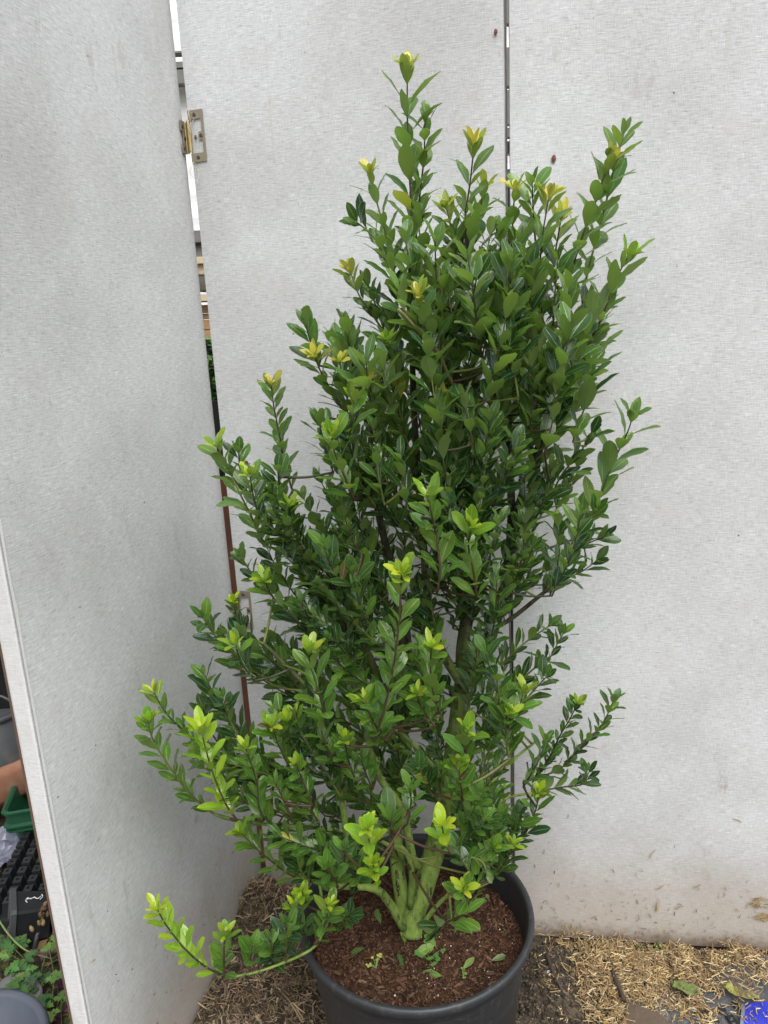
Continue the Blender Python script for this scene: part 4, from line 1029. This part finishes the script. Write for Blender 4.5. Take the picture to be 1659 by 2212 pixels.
mt = thing('perforated_sheet', 'grey perforated plastic sheet with round holes half buried under straw', 'plastic sheet', at_z(1600, 2120, .012))
o = sheet('surface', None, None, [(1380, 2240), (1720, 2240), (1720, 2066), (1480, 2062)], MEMB, .013, .003, 16)
lw = o.location.copy(); o.parent = mt; o.location = lw-WLOC[mt.name]
for px, py in ((1548, 2140), (1560, 2182), (1577, 2197), (1530, 2186), (1590, 2170), (1583, 2205), (1640, 2080), (1545, 2205), (1510, 2190)):
    q = at_z(px, py, .018); hm = MB(); hm.lathe([(.0045, .0005), (.0058, .0022), (.0075, .0025), (.009, .0)], 14, q); hm.add([q+Vector((math.cos(a*.45)*.0046, math.sin(a*.45)*.0046, .0008)) for a in range(14)], [tuple(range(14))])
    hm.build('drain_hole', BLACKP, mt, smooth=True)
sheet('blue_bag', 'bright blue plastic bag corner lying at the bottom right', 'plastic bag', [(1604, 2250), (1760, 2270), (1760, 2172), (1608, 2166)], BLUEP, .026, .002, 10, .006)
sheet('bag_edge', 'torn whitish strip along the left edge of the blue bag', 'plastic strip', [(1596, 2250), (1606, 2250), (1610, 2168), (1602, 2166)], CLEARP, .027, .002, 6, .003)
# flat brown bark pieces and big dead leaves
BARKP = mat_plain('dark_bark_piece', (.055, .038, .028, 1), .9, .5, 50, bump=.6)
BRP = mat_plain('brown_cardboard', (.10, .072, .05, 1), .9, .5, 25, bump=.8, dirt=(.17, .125, .08, 1))
def slab_poly(name, label, cat, pix, mat, z, th=.006, arch=.006):
    q = [at_z(px, py, z) for px, py in pix]; c = sum(q, Vector())/len(q); n = len(q); m_ = MB()
    top = [v+Vector((0, 0, rnd.uniform(0, arch*.3))) for v in q]; inner = [c.lerp(v, .55)+Vector((0, 0, arch)) for v in q]; low = [v-Vector((0, 0, th)) for v in q]
    m_.add(top+inner+[c+Vector((0, 0, arch*1.1))]+low, [(i, (i+1) % n, n+(i+1) % n, n+i) for i in range(n)]+[(n+i, n+(i+1) % n, 2*n) for i in range(n)]+[(2*n+1+i, 2*n+1+(i+1) % n, (i+1) % n, i) for i in range(n)]+[tuple(range(2*n+1, 3*n+1))[::-1]])
    return tag(m_.build(name, mat), label, cat)
slab_poly('bark_piece', 'dark brown flat bark piece lying against the foot of the right panel', 'bark', [(1506, 2105), (1512, 2080), (1516, 2058), (1530, 2056), (1533, 2078), (1535, 2100), (1527, 2116), (1515, 2119)], BARKP, .018)
slab_poly('wood_piece', 'grey brown wedge of flat wood at the bottom right of the pot', 'wood', [(1350, 2222), (1352, 2170), (1358, 2160), (1385, 2166), (1420, 2185), (1450, 2212), (1455, 2225)], BRP, .015, .004, .004)
def rough_stick(label, pts, r, mat=BARKP):
    m_ = MB(); m_.tube(catmull(pts, 5), r, 7, lump=.35); tag(m_.build('stick', mat, smooth=True), label, 'stick', 'sticks on the ground')
rough_stick('short knotty dark stick lying in the straw between pot and wood wedge', [at_z(1322, 2098, .02), at_z(1336, 2130, .024), at_z(1348, 2160, .03)], .005)
rough_stick('long thin brown stick lying along the foot of the right panel', [at_z(1270, 2035, .02), at_z(1300, 2045, .02), at_z(1350, 2072, .018)], .0022)
rough_stick('curved dark root lying on earth right beside the pot', [at_z(1180, 2060, .02), at_z(1195, 2100, .03), at_z(1215, 2140, .02)], .004)
def _mott():
    m = M('mottled_leaf'); g = m.node('NewGeometry').outputs['Position']; a = m.node('Attribute', attribute_name='tint').outputs['Color']
    m.put(m.b.inputs['Base Color'], m.mix(m.step(m.noise(g, 45, 6, .7), .47, .62), a, (.11, .07, .035, 1))); m.b.inputs['Roughness'].default_value = .55
    m.bump(m.noise(g, 120, 5), .6, .004); return m.m
MOTT = _mott()
def dead_leaf(label, pts, col1, w):
    """big fallen leaf: a folded blade along a spine"""
    sp = catmull(pts, 5); m_ = MB(); N_ = len(sp); vs = []
    for i, p in enumerate(sp):
        t = i/(N_-1); ww = w*math.sin(math.pi*min(1, t*.93+.04))**.7; d = (sp[min(i+1, N_-1)]-sp[max(i-1, 0)]).normalized(); s = Vector((-d.y, d.x, 0)).normalized()
        vs += [p-s*ww+Vector((0, 0, .006+.016*abs(noise.noise(p*40)))), p, p+s*ww+Vector((0, 0, .007+.02*abs(noise.noise(p*50))))]
    f = []
    for i in range(N_-1): f += [(3*i, 3*i+1, 3*i+4, 3*i+3), (3*i+1, 3*i+2, 3*i+5, 3*i+4)]
    m_.add(vs, f, col1); o = m_.build('dead_leaf', MOTT, smooth=True, tint=True); md = o.modifiers.new('s', 'SOLIDIFY'); md.thickness = .0008
    tag(o, label, 'leaf', 'large dead leaves on the straw')
dead_leaf('broad green and brown wilting leaf lying on the straw', [at_z(1450, 2130, .028), at_z(1478, 2140, .03), at_z(1512, 2150, .028)], (.14, .19, .05), .016)
dead_leaf('narrow yellow green withered leaf beside the perforated sheet', [at_z(1560, 2136, .026), at_z(1600, 2152, .03), at_z(1640, 2162, .026)], (.24, .24, .05), .010)
gt = thing('grass_tuft', 'small green grass tuft at the foot of the right panel', 'grass', at_z(1400, 2045, 0))
m_ = MB()
for _ in range(34):
    b = at_z(1400+rnd.uniform(-28, 28), 2048+rnd.uniform(-6, 10), .012); d = Vector((rnd.uniform(-.02, .02), rnd.uniform(-.02, .003), rnd.uniform(.004, .016)))
    m_.tube([b, b+d*.6+Vector((0, 0, .004)), b+d], [.001, .0008, .0003], 4, rnd.choice([(.05, .12, .03), (.09, .18, .04)]))
m_.build('blades', TINT, gt, tint=True)

# ------------------------------------------------------------------ clutter seen left of the screen
def lathe_thing(name, label, cat, c, parts, group=None, mtx=None):
    t = thing(name, label, cat, c, group)
    for pn_, prof, mat in parts:
        m_ = MB(); m_.lathe(prof, 48, c, mtx); m_.build(pn_, mat, t, smooth=True)
    return t
# upturned dark grey pot behind, in a black tub, in front of it a terracotta bowl
lathe_thing('terracotta_bowl', 'wide terracotta bowl with thick rim behind the left panel', 'plant pot', (-1.36, 2.27, 0),
            [('wall', [(0, .01), (.16, .01), (.29, .12), (.30, .135)], TERRA), ('rim', [(.30, .13), (.325, .135), (.333, .15), (.336, .225), (.33, .242), (.31, .246), (.295, .23), (.285, .13), (.2, .06), (0, .05)], TERRA)])
lathe_thing('upturned_pot', 'dark grey upside down pot standing in the terracotta bowl', 'plant pot', (-1.32, 2.30, .10),
            [('wall', [(.155, .02), (.118, .19), (.112, .195), (0, .196)], GREYP), ('rim', [(.156, .0), (.166, .002), (.166, .03), (.156, .034), (.15, .03)], GREYP), ('foot_ring', [(.119, .190), (.127, .194), (.127, .208), (.116, .211), (.11, .197)], GREYP)])
lathe_thing('black_tub', 'big black tub farthest back behind the left panel', 'tub', (-1.30, 2.62, 0),
            [('wall', [(0, .01), (.30, .01), (.36, .62), (.362, .63)], BLACKP), ('rim', [(.36, .625), (.385, .63), (.39, .65), (.38, .665), (.355, .66), (.34, .6), (.30, .1), (0, .08)], BLACKP)])
lathe_thing('black_tub', 'second black tub standing left of the farthest one', 'tub', (-2.05, 2.5, 0),
            [('wall', [(0, .01), (.30, .01), (.36, .75), (.362, .76)], BLACKP), ('rim', [(.36, .755), (.385, .76), (.39, .78), (.38, .795), (.355, .79), (.34, .6), (.30, .1), (0, .08)], BLACKP)])
def hoop(label, pts):
    m_ = MB(); m_.tube(catmull(pts, 8), .0045, 6); tag(m_.build('cane_hoop', GREYP, smooth=True), label, 'hose', 'grey hoops behind the panel')
hoop('upper thin grey plastic hose arching over the upturned pot', [at_y(-30, 1505, 2.2), at_y(5, 1505, 2.2), at_y(40, 1530, 2.2), at_y(70, 1575, 2.2)])
hoop('lower thin grey plastic hose curving beside the upturned pot', [at_y(40, 1590, 2.1), at_y(75, 1610, 2.1), at_y(82, 1640, 2.1), at_y(55, 1668, 2.1)])
# square green pot
def sq_ring(mb, prof, mtx, cap=True):
    vs = []
    for r, z in prof:
        k = r*.12
        for sx, sy in ((1, 1), (-1, 1), (-1, -1), (1, -1)):
            a = [(sx*r, sy*(r-k)), (sx*(r-k), sy*r)]
            if sx*sy < 0: a = a[::-1]
            vs += [mtx @ Vector((p[0], p[1], z)) for p in a]
    N_ = len(prof); f = [(i*8+k, i*8+(k+1) % 8, (i+1)*8+(k+1) % 8, (i+1)*8+k) for i in range(N_-1) for k in range(8)]
    if cap: f += [tuple(range(8))[::-1]]
    mb.add(vs, f)
gp = (-1.025, 2.02, -.02); t = thing('green_square_pot', 'square dark green plastic pot with ribbed rim left of the panel', 'plant pot', gp)
mx = Matrix.Translation(gp) @ Matrix.Rotation(R(12), 4, 'Z')
m_ = MB(); sq_ring(m_, [(.078, .02), (.098, .15)], mx); m_.build('wall', GREENP, t)
m_ = MB(); sq_ring(m_, [(.098, .138), (.112, .140), (.112, .145), (.105, .147), (.105, .153), (.115, .155), (.115, .160), (.106, .163), (.108, .196), (.115, .199), (.115, .204), (.107, .206), (.101, .2), (.094, .13), (.07, .03)], mx, False); m_.build('rim', GREENP, t)
# upside-down cell tray
tp = Vector((-.955, 1.80, .065)); t = thing('cell_tray', 'black upturned seed tray with rows of cells and drain holes', 'seed tray', tp)
mx = Matrix.Translation(tp) @ Matrix.Rotation(R(4), 4, 'Z') @ Matrix.Rotation(R(4), 4, 'X')
m_ = MB(); m_.box((-.115, -.16, -.006), (.115, .16, 0), mx); m_.box((-.12, -.165, -.03), (-.115, .165, .002), mx); m_.box((.115, -.165, -.03), (.12, .165, .002), mx); m_.box((-.115, -.165, -.03), (.115, -.16, .002), mx); m_.box((-.115, .16, -.03), (.115, .165, .002), mx); m_.build('tray_base', BLACKP, t)
for i in range(6):
    for j in range(8):
        cx_, cy_ = -.096+.0385*i, -.135+.034*j
        vs = [mx @ Vector((cx_+sx*a, cy_+sy*a*1.05, z)) for z, a in ((0, .0155), (.04, .0105)) for sx, sy in ((-1, -1), (1, -1), (1, 1), (-1, 1))]
        hr = [mx @ Vector((cx_+.0045*math.cos(k*math.pi/3), cy_+.0045*math.sin(k*math.pi/3), z)) for z in (.0402, .036) for k in range(6)]
        c_ = MB(); c_.add(vs, [(k, (k+1) % 4, 4+(k+1) % 4, 4+k) for k in range(4)])
        b = 4; ring = vs[4:8]
        c_.add(ring+hr, [(0, 1, 4+5), (0, 9, 8), (1, 2, 4)] if False else [(0, 1, 4+5, 4+4), (1, 2, 4+1, 4+0), (2, 3, 4+3, 4+2), (1, 4+0, 4+5), (3, 0, 4+4, 4+3), (2, 4+2, 4+1)])
        c_.add(hr, [(k, 6+k, 6+(k+1) % 6, (k+1) % 6) for k in range(6)]+[tuple(range(6, 12))])
        c_.build('cell', BLACKP, t)
# square black pot lying on its side with chalk scrawl
tp = Vector((-.935, 1.62, .075)); t = thing('square_black_pot', 'small square black pot lying on its side with white scrawled writing', 'plant pot', tp)
mx = Matrix.Translation(tp) @ Matrix.Rotation(R(25), 4, 'Z') @ Matrix.Rotation(R(-78), 4, 'Y') @ Matrix.Rotation(R(4), 4, 'Z')
m_ = MB(); sq_ring(m_, [(.040, -.045), (.048, .035)], mx); m_.build('wall', BLACKP, t)
m_ = MB(); sq_ring(m_, [(.048, .030), (.054, .032), (.055, .044), (.051, .047), (.046, .044), (.038, -.035)], mx, False); m_.build('rim', GREYP, t)
m_ = MB(); scr = [[(-.012, .016), (-.002, .019), (.008, .013)], [(.004, .016), (.001, .006), (.006, -.002)], [(.005, .0), (-.003, -.008), (.004, -.016)], [(-.008, -.014), (.002, -.020), (.012, -.018)]]
for s_ in scr: m_.tube(catmull([mx @ Vector((.0478, a*1.0, b-.008)) for a, b in s_], 4), .0012, 4)
m_.build('scrawl', MARK, t)
# thin dark plant tray frame
m_ = MB(); a = at_z(62, 2000, .03); 
m_.tube([at_z(92, 1990, .07), at_z(80, 2020, .05), at_z(74, 2050, .03)], .006, 5); tag(m_.build('tray_leg', GREYP, smooth=True), 'dark grey plastic strip leaning behind the weeds', 'plastic strip')
# knobbly seed-head cluster
t = thing('seed_head', 'cluster of brown knobbly seed capsules on the square pot', 'seed head', at_z(88, 1965, .08)); 
for k in range(15):
    c = at_z(90, 1975, .10)+Vector((rnd.gauss(0, .011), rnd.gauss(0, .01), rnd.gauss(0, .012))); m_ = MB()
    q = Matrix.Translation(c) @ Matrix.Rotation(rnd.uniform(-.8, .8), 4, 'X') @ Matrix.Rotation(rnd.uniform(-.8, .8), 4, 'Y')
    m_.lathe([(0, -.008), (.004, -.006), (.0055, 0), (.003, .006), (.0015, .008), (0, .0085)], 8, (0, 0, 0), None)
    m_.v = [tuple(q @ Vector(v)) for v in m_.v]; m_.c = [rnd.choice([(.20, .13, .06), (.30, .21, .10), (.12, .08, .04)])]*len(m_.c); m_.build('capsule', TINT, t, smooth=True, tint=True)
# crumpled film
m_ = MB(); vs = []; n1 = 15
a, b, c, d = at_z(-60, 1930, .06), at_z(30, 1860, .05), at_z(75, 1790, .07), at_z(-60, 1800, .07)
for j in range(n1):
    for i in range(n1):
        p = a.lerp(b, i/14).lerp(d.lerp(c, i/14), j/14); p.z += .035*noise.noise(p*14)+.014*noise.noise(p*45); vs.append(p)
m_.add(vs, [(j*n1+i, j*n1+i+1, (j+1)*n1+i+1, (j+1)*n1+i) for j in range(n1-1) for i in range(n1-1)]); o = m_.build('plastic_film', CLEARP); tag(o, 'crumpled bluish clear film beside the seed tray', 'plastic film'); o.modifiers.new('s', 'SOLIDIFY').thickness = .0006
# leaf debris in dull purple, yellow and brown
m_ = MB()
for _ in range(420):
    p = at_z(rnd.uniform(-120, 150), rnd.uniform(1830, 2212), .0); z = rnd.uniform(.004, .03); s = rnd.uniform(.006, .02); an = rnd.uniform(0, 6.28); d = Vector((math.cos(an), math.sin(an), rnd.uniform(-.3, .5))); n_ = Vector((-math.sin(an), math.cos(an), rnd.uniform(-.4, .4)))
    p.z = z; m_.add([p-d*s, p-n_*s*.5+Vector((0, 0, .003)), p+d*s, p+n_*s*.5], [(0, 1, 2, 3)], rnd.choice([(.10, .03, .07), (.20, .14, .06), (.09, .05, .03), (.17, .06, .12), (.25, .18, .08), (.05, .04, .03)]))
tag(m_.build('leaf_debris', TINT, tint=True), 'purple and brown leaf debris on the ground behind the left panel', 'debris', kind='stuff')
# weeds with lobed leaves
LOBE = [(0, 0), (.10, .05), (.22, .30), (.34, .22), (.40, .10), (.50, .28), (.62, .36), (.66, .16), (.80, .22), (.86, .10), (1.0, 0)]
def lobed(mb, base, d, nrm, s, col):
    d = d.normalized(); nrm = (nrm-d*nrm.dot(d)).normalized(); y = nrm.cross(d); c = []
    pts = [(x, w_) for x, w_ in LOBE]
    V = [base+d*(x*s)+y*(w_*s*rnd.uniform(.85, 1.1))+nrm*(-.25*x*x*s+w_*.15*s) for x, w_ in pts]; V2 = [base+d*(x*s)-y*(w_*s*rnd.uniform(.85, 1.1))+nrm*(-.25*x*x*s+w_*.15*s) for x, w_ in pts]
    mid = [base+d*(x*s)+nrm*(-.25*x*x*s) for x, w_ in pts]; n_ = len(pts)
    mb.add(V+mid+V2, [(i, i+1, n_+i+1, n_+i) for i in range(n_-1)]+[(n_+i, n_+i+1, 2*n_+i+1, 2*n_+i) for i in range(n_-1)], col)
WC = [(.06, .14, .035), (.09, .19, .045), (.05, .115, .04), (.12, .22, .05)]
def weed(px, py, hgt, n_, label, spread=.05, s=.03):
    p = at_z(px, py+35, .0); t = thing('lobed_weed', label, 'weed', p, 'weeds growing beside the left panel')
    for k in range(n_):
        an = 6.28*k/n_+rnd.uniform(-.5, .5); top = p+Vector((math.cos(an)*spread*rnd.uniform(.5, 1.2), math.sin(an)*spread*rnd.uniform(.5, 1.2), hgt*rnd.uniform(.6, 1.1)))
        m_ = MB(); m_.tube(catmull([p, p.lerp(top, .5)+Vector((0, 0, hgt*.2)), top], 4), .0009, 4, (.12, .19, .05)); m_.build('stalk', TINT, t, tint=True)
        m_ = MB(); out = Vector((math.cos(an), math.sin(an), .25)); sd2 = Vector((-math.sin(an), math.cos(an), .1)); c = rnd.choice(WC)
        for dd, sc_ in ((out, 1), (out*.5+sd2, .8), (out*.5-sd2, .8)): lobed(m_, top, dd, Vector((0, -.25, 1)), s*sc_*rnd.uniform(.85, 1.1), tuple(v*rnd.uniform(.85, 1.15) for v in c))
        m_.build('leaf', TINT, t, tint=True)
for a in ((-8, 2090, .10, 7, 'lobed leaf weed at the far left edge above the grey slab'), (30, 2085, .09, 7, 'lobed leaf weed directly above the grey slab'), (85, 2090, .08, 8, 'large lobed weed with the brightest leaves beside the slab'),
          (125, 2110, .08, 7, 'lobed weed pressed against the left panel edge'), (115, 2170, .07, 9, 'low fine leaved weed right of the big pot rim'), (135, 2205, .06, 7, 'lowest weed in the corner between pot rim and panel'), (20, 2130, .09, 6, 'weed leaning over the grey slab'), (75, 2160, .06, 6, 'shaded weed tucked between slab and panel')): weed(*a)
# grass blades and a trailing stem
def blade(label, pts, w):
    sp = catmull(pts, 6); m_ = MB(); N_ = len(sp); vs = []
    for i, p in enumerate(sp):
        ww = w*(1-(i/(N_-1))**3)+.0003; vs += [p-Vector((ww, ww*.5, 0)), p+Vector((0, 0, -ww*.6)), p+Vector((ww, ww*.5, 0))]
    f = []
    for i in range(N_-1): f += [(3*i, 3*i+1, 3*i+4, 3*i+3), (3*i+1, 3*i+2, 3*i+5, 3*i+4)]
    m_.add(vs, f, (.24, .34, .07)); tag(m_.build('long_grass', TINT, smooth=True, tint=True), label, 'grass', 'long grass blades by the panel')
blade('upper long grass blade bending towards the panel edge', [at_z(112, 2078, .03), at_z(135, 2050, .09), at_z(165, 2030, .12), at_z(190, 2022, .12)], .003)
blade('lower straight grass blade slanting up to the panel edge', [at_z(122, 2182, .03), at_z(150, 2150, .07), at_z(180, 2118, .10)], .003)
blade('short grass blade at the bottom beside the panel edge', [at_z(146, 2212, .03), at_z(150, 2195, .06), at_z(158, 2168, .08)], .0022)
m_ = MB(); m_.tube(catmull([at_z(-20, 1960, .12), at_z(20, 2020, .10), at_z(60, 2055, .08), at_z(110, 2070, .05)], 6), .0022, 5, (.20, .27, .09)); tag(m_.build('trailing_stem', TINT, smooth=True, tint=True), 'pale green stem arching down across the weeds', 'stem')
# grey slab and big pot rim at the bottom left
p = [at_z(-30, 2150, .06), at_z(52, 2068, .06), at_z(92, 2135, .05), at_z(70, 2230, .05), at_z(-40, 2240, .05)]; m_ = MB(); n_ = len(p)
m_.add(p+[v-Vector((0, 0, .02)) for v in p], [tuple(range(n_))[::-1], tuple(range(n_, 2*n_))]+[(i, (i+1) % n_, n_+(i+1) % n_, n_+i) for i in range(n_)]); tag(m_.build('grey_slab', SLAB, bevel=.002), 'flat grey slab poking out under the weeds', 'slab')
lathe_thing('blue_grey_pot', 'round blue grey pot whose rim shows in the bottom left corner', 'plant pot', (-.83, 1.14, 0),
            [('wall', [(0, .01), (.11, .01), (.135, .17)], GREYP), ('rim', [(.135, .165), (.147, .168), (.149, .19), (.145, .2), (.136, .201), (.128, .195), (.11, .08), (0, .06)], mat_plain('blue_grey_plastic', (.075, .085, .11, 1), .4, .25, 14))])

# ------------------------------------------------------------------ things glimpsed through the gaps
def yz(py, y, base=375, sl=.1037):  # height where that row of the slit meets the plane y
    r = ray(base+sl*py, py); return CAM.z+r.z*(y/r.y)
shed = thing('white_shed', 'white ribbed sheeting shed seen through the slits behind the screen', 'shed', (0, 3.9, 0))
m_ = MB(); n1 = 160; vs = []
zs2 = np.linspace(.9, 3.6, n1)
for i, z in enumerate(zs2): vs += [(-3.2, 3.9+.0025*math.sin(z*60), z), (2.6, 3.9+.0025*math.sin(z*60), z)]
m_.add(vs, [(2*i, 2*i+1, 2*i+3, 2*i+2) for i in range(n1-1)]); m_.build('wall_sheet', WHITEP, shed)
m_ = MB(); m_.box((-3.2, 3.93, .0), (2.6, 4.0, 3.6)); m_.build('back_wall', GREYBEAM, shed)
for (a, b) in ((110, 114), (133, 146), (150, 180)):
    z1, z0 = yz(a, 3.8), yz(b, 3.8); m_ = MB(); m_.box((-3.2, 3.8, z0), (.35, 3.86, z1)); m_.build('beam', GREYBEAM, shed)
def block(name, label, cat, x0, x1, y0, y1, pa, pb, mat, group=None):
    z1, z0 = yz(pa, y0), yz(pb, y0); m_ = MB(); m_.box((x0, y0, z0), (x1, y1, z1)); return tag(m_.build(name, mat, bevel=.004), label, cat, group)
rack = thing('timber_rack', 'stack of sawn timber boards on a rack behind the screen gap', 'timber', (-.6, 2.75, 0))
def board(pa, pb, mat, y0=2.7, dy=.2, x0=-1.1, x1=-.15):
    z1, z0 = yz(pa, y0), yz(pb, y0); m_ = MB(); m_.box((x0, y0, z0), (x1, y0+dy, z1-.002)); m_.build('board', mat, rack, bevel=.002)
board(496, 524, GREYBEAM); board(553, 570, PALEWOOD); board(570, 593, PALEWOOD, 2.715); board(634, 651, PALEWOOD, 2.66); board(657, 676, WOOD); board(676, 690, WOOD, 2.71); board(690, 712, WOOD, 2.705); board(712, 735, WOOD)
for x in (-1.0, -.25):
    m_ = MB(); m_.box((x-.03, 2.93, 0), (x+.03, 2.99, 2.0)); m_.build('post', GREYBEAM, rack)
m_ = MB(); m_.lathe([(0, 0), (.09, .01), (.10, .05), (.10, .16), (.08, .18), (0, .18)], 24, (-.56, 2.82, yz(632, 2.75))); tag(m_.build('grey_can', GREYBEAM, smooth=True), 'round grey can sitting on the timber stack', 'can')
m_ = MB(); m_.lathe([(0, 0), (.22, 0), (.25, yz(735, 2.6)-.0), (.24, yz(735, 2.6)), (.0, yz(735, 2.6))], 40, (-.56, 2.85, 0)); tag(m_.build('green_barrel', GREENP, smooth=True), 'dark green water barrel behind the first gap', 'barrel')
def bush(loc, r, label, n_=260):
    t = thing('low_bush', label, 'bush', (loc[0], loc[1], 0)); m_ = MB(); m_.tube([(loc[0], loc[1], 0), loc], .012, 6, (.08, .06, .04)); m_.build('stem', TINT, t, tint=True)
    m_ = MB()
    for _ in range(n_):
        v = Vector((rnd.gauss(0, 1), rnd.gauss(0, 1), rnd.gauss(0, 1))).normalized()*r*rnd.random()**.4; p = Vector(loc)+v; s = rnd.uniform(.015, .03); a = rnd.uniform(0, 6.28); d = Vector((math.cos(a), math.sin(a), rnd.uniform(-.6, .6)))*s; n2 = d.cross(Vector((rnd.random(), rnd.random(), 1))).normalized()*s*.45
        m_.add([p-d, p-n2, p+d, p+n2], [(0, 1, 2, 3)], rnd.choice([(.05, .13, .03), (.09, .2, .05), (.14, .26, .07)]))
    m_.build('foliage', TINT, t, tint=True)['kind'] = 'stuff'
bush((-.47, 2.2, yz(842, 2.15)), .09, 'small green bush glimpsed between the left and middle panels')
bush((-.50, 2.35, yz(758, 2.3)), .04, 'tiny green sprig against the green barrel behind the gap', 60)
m_ = MB(); z1 = yz(862, 2.05); m_.box((-.62, 2.0, 0), (-.30, 2.02, z1)); tag(m_.build('dark_board', BLACKP, bevel=.002), 'upright dark board close behind the screen gap', 'board')
block('brown_crate', 'brown crate standing on the dark things behind the gap', 'crate', -.7, -.3, 2.45, 2.6, 779, 803, RUST); block('navy_crate', 'navy crate under the brown one behind the gap', 'crate', -.7, -.3, 2.42, 2.6, 803, 823, BLACKP)
# rusty low sheets right behind the lower gap
rp = MB(); z1 = yz(1035, 1.86); rp.box((-.62, 1.86, .0), (-.22, 1.872, z1)); tag(rp.build('rusty_sheet', RUST, bevel=.002), 'rusty brown sheet low behind the first gap', 'metal sheet')
# dark frames behind the second gap
def yz2(py, y): return yz(py, y, 1097, .005)
fr = thing('stacked_boards', 'grey upright boards just behind the second gap of the screen', 'frame', (.45, 2.4, 0))
for (a, b, mat) in ((-30, 50, GREYBEAM), (102, 186, GREYBEAM), (194, 268, GREYBEAM), (276, 296, GREYBEAM), (305, 333, BLACKP), (365, 386, GREYP), (400, 2080, BLACKP)):
    z1, z0 = yz2(a, 2.4), yz2(min(b, 1600), 2.4)
    if b == 2080: z0 = 0
    m_ = MB(); m_.box((.33, 2.4, z0), (.50, 2.43, z1)); m_.build('board', mat, fr)
# a dark hedge farther back so that the slits never look into nothing
bb_ = MB(); bb_.box((-6, 6.0, 0), (6, 6.1, 1.9)); tag(bb_.build('back_fence', mat_plain('fence_wood', (.13, .10, .075, 1), .85), bevel=.01), 'long brown timber fence at the back of the yard', 'fence')
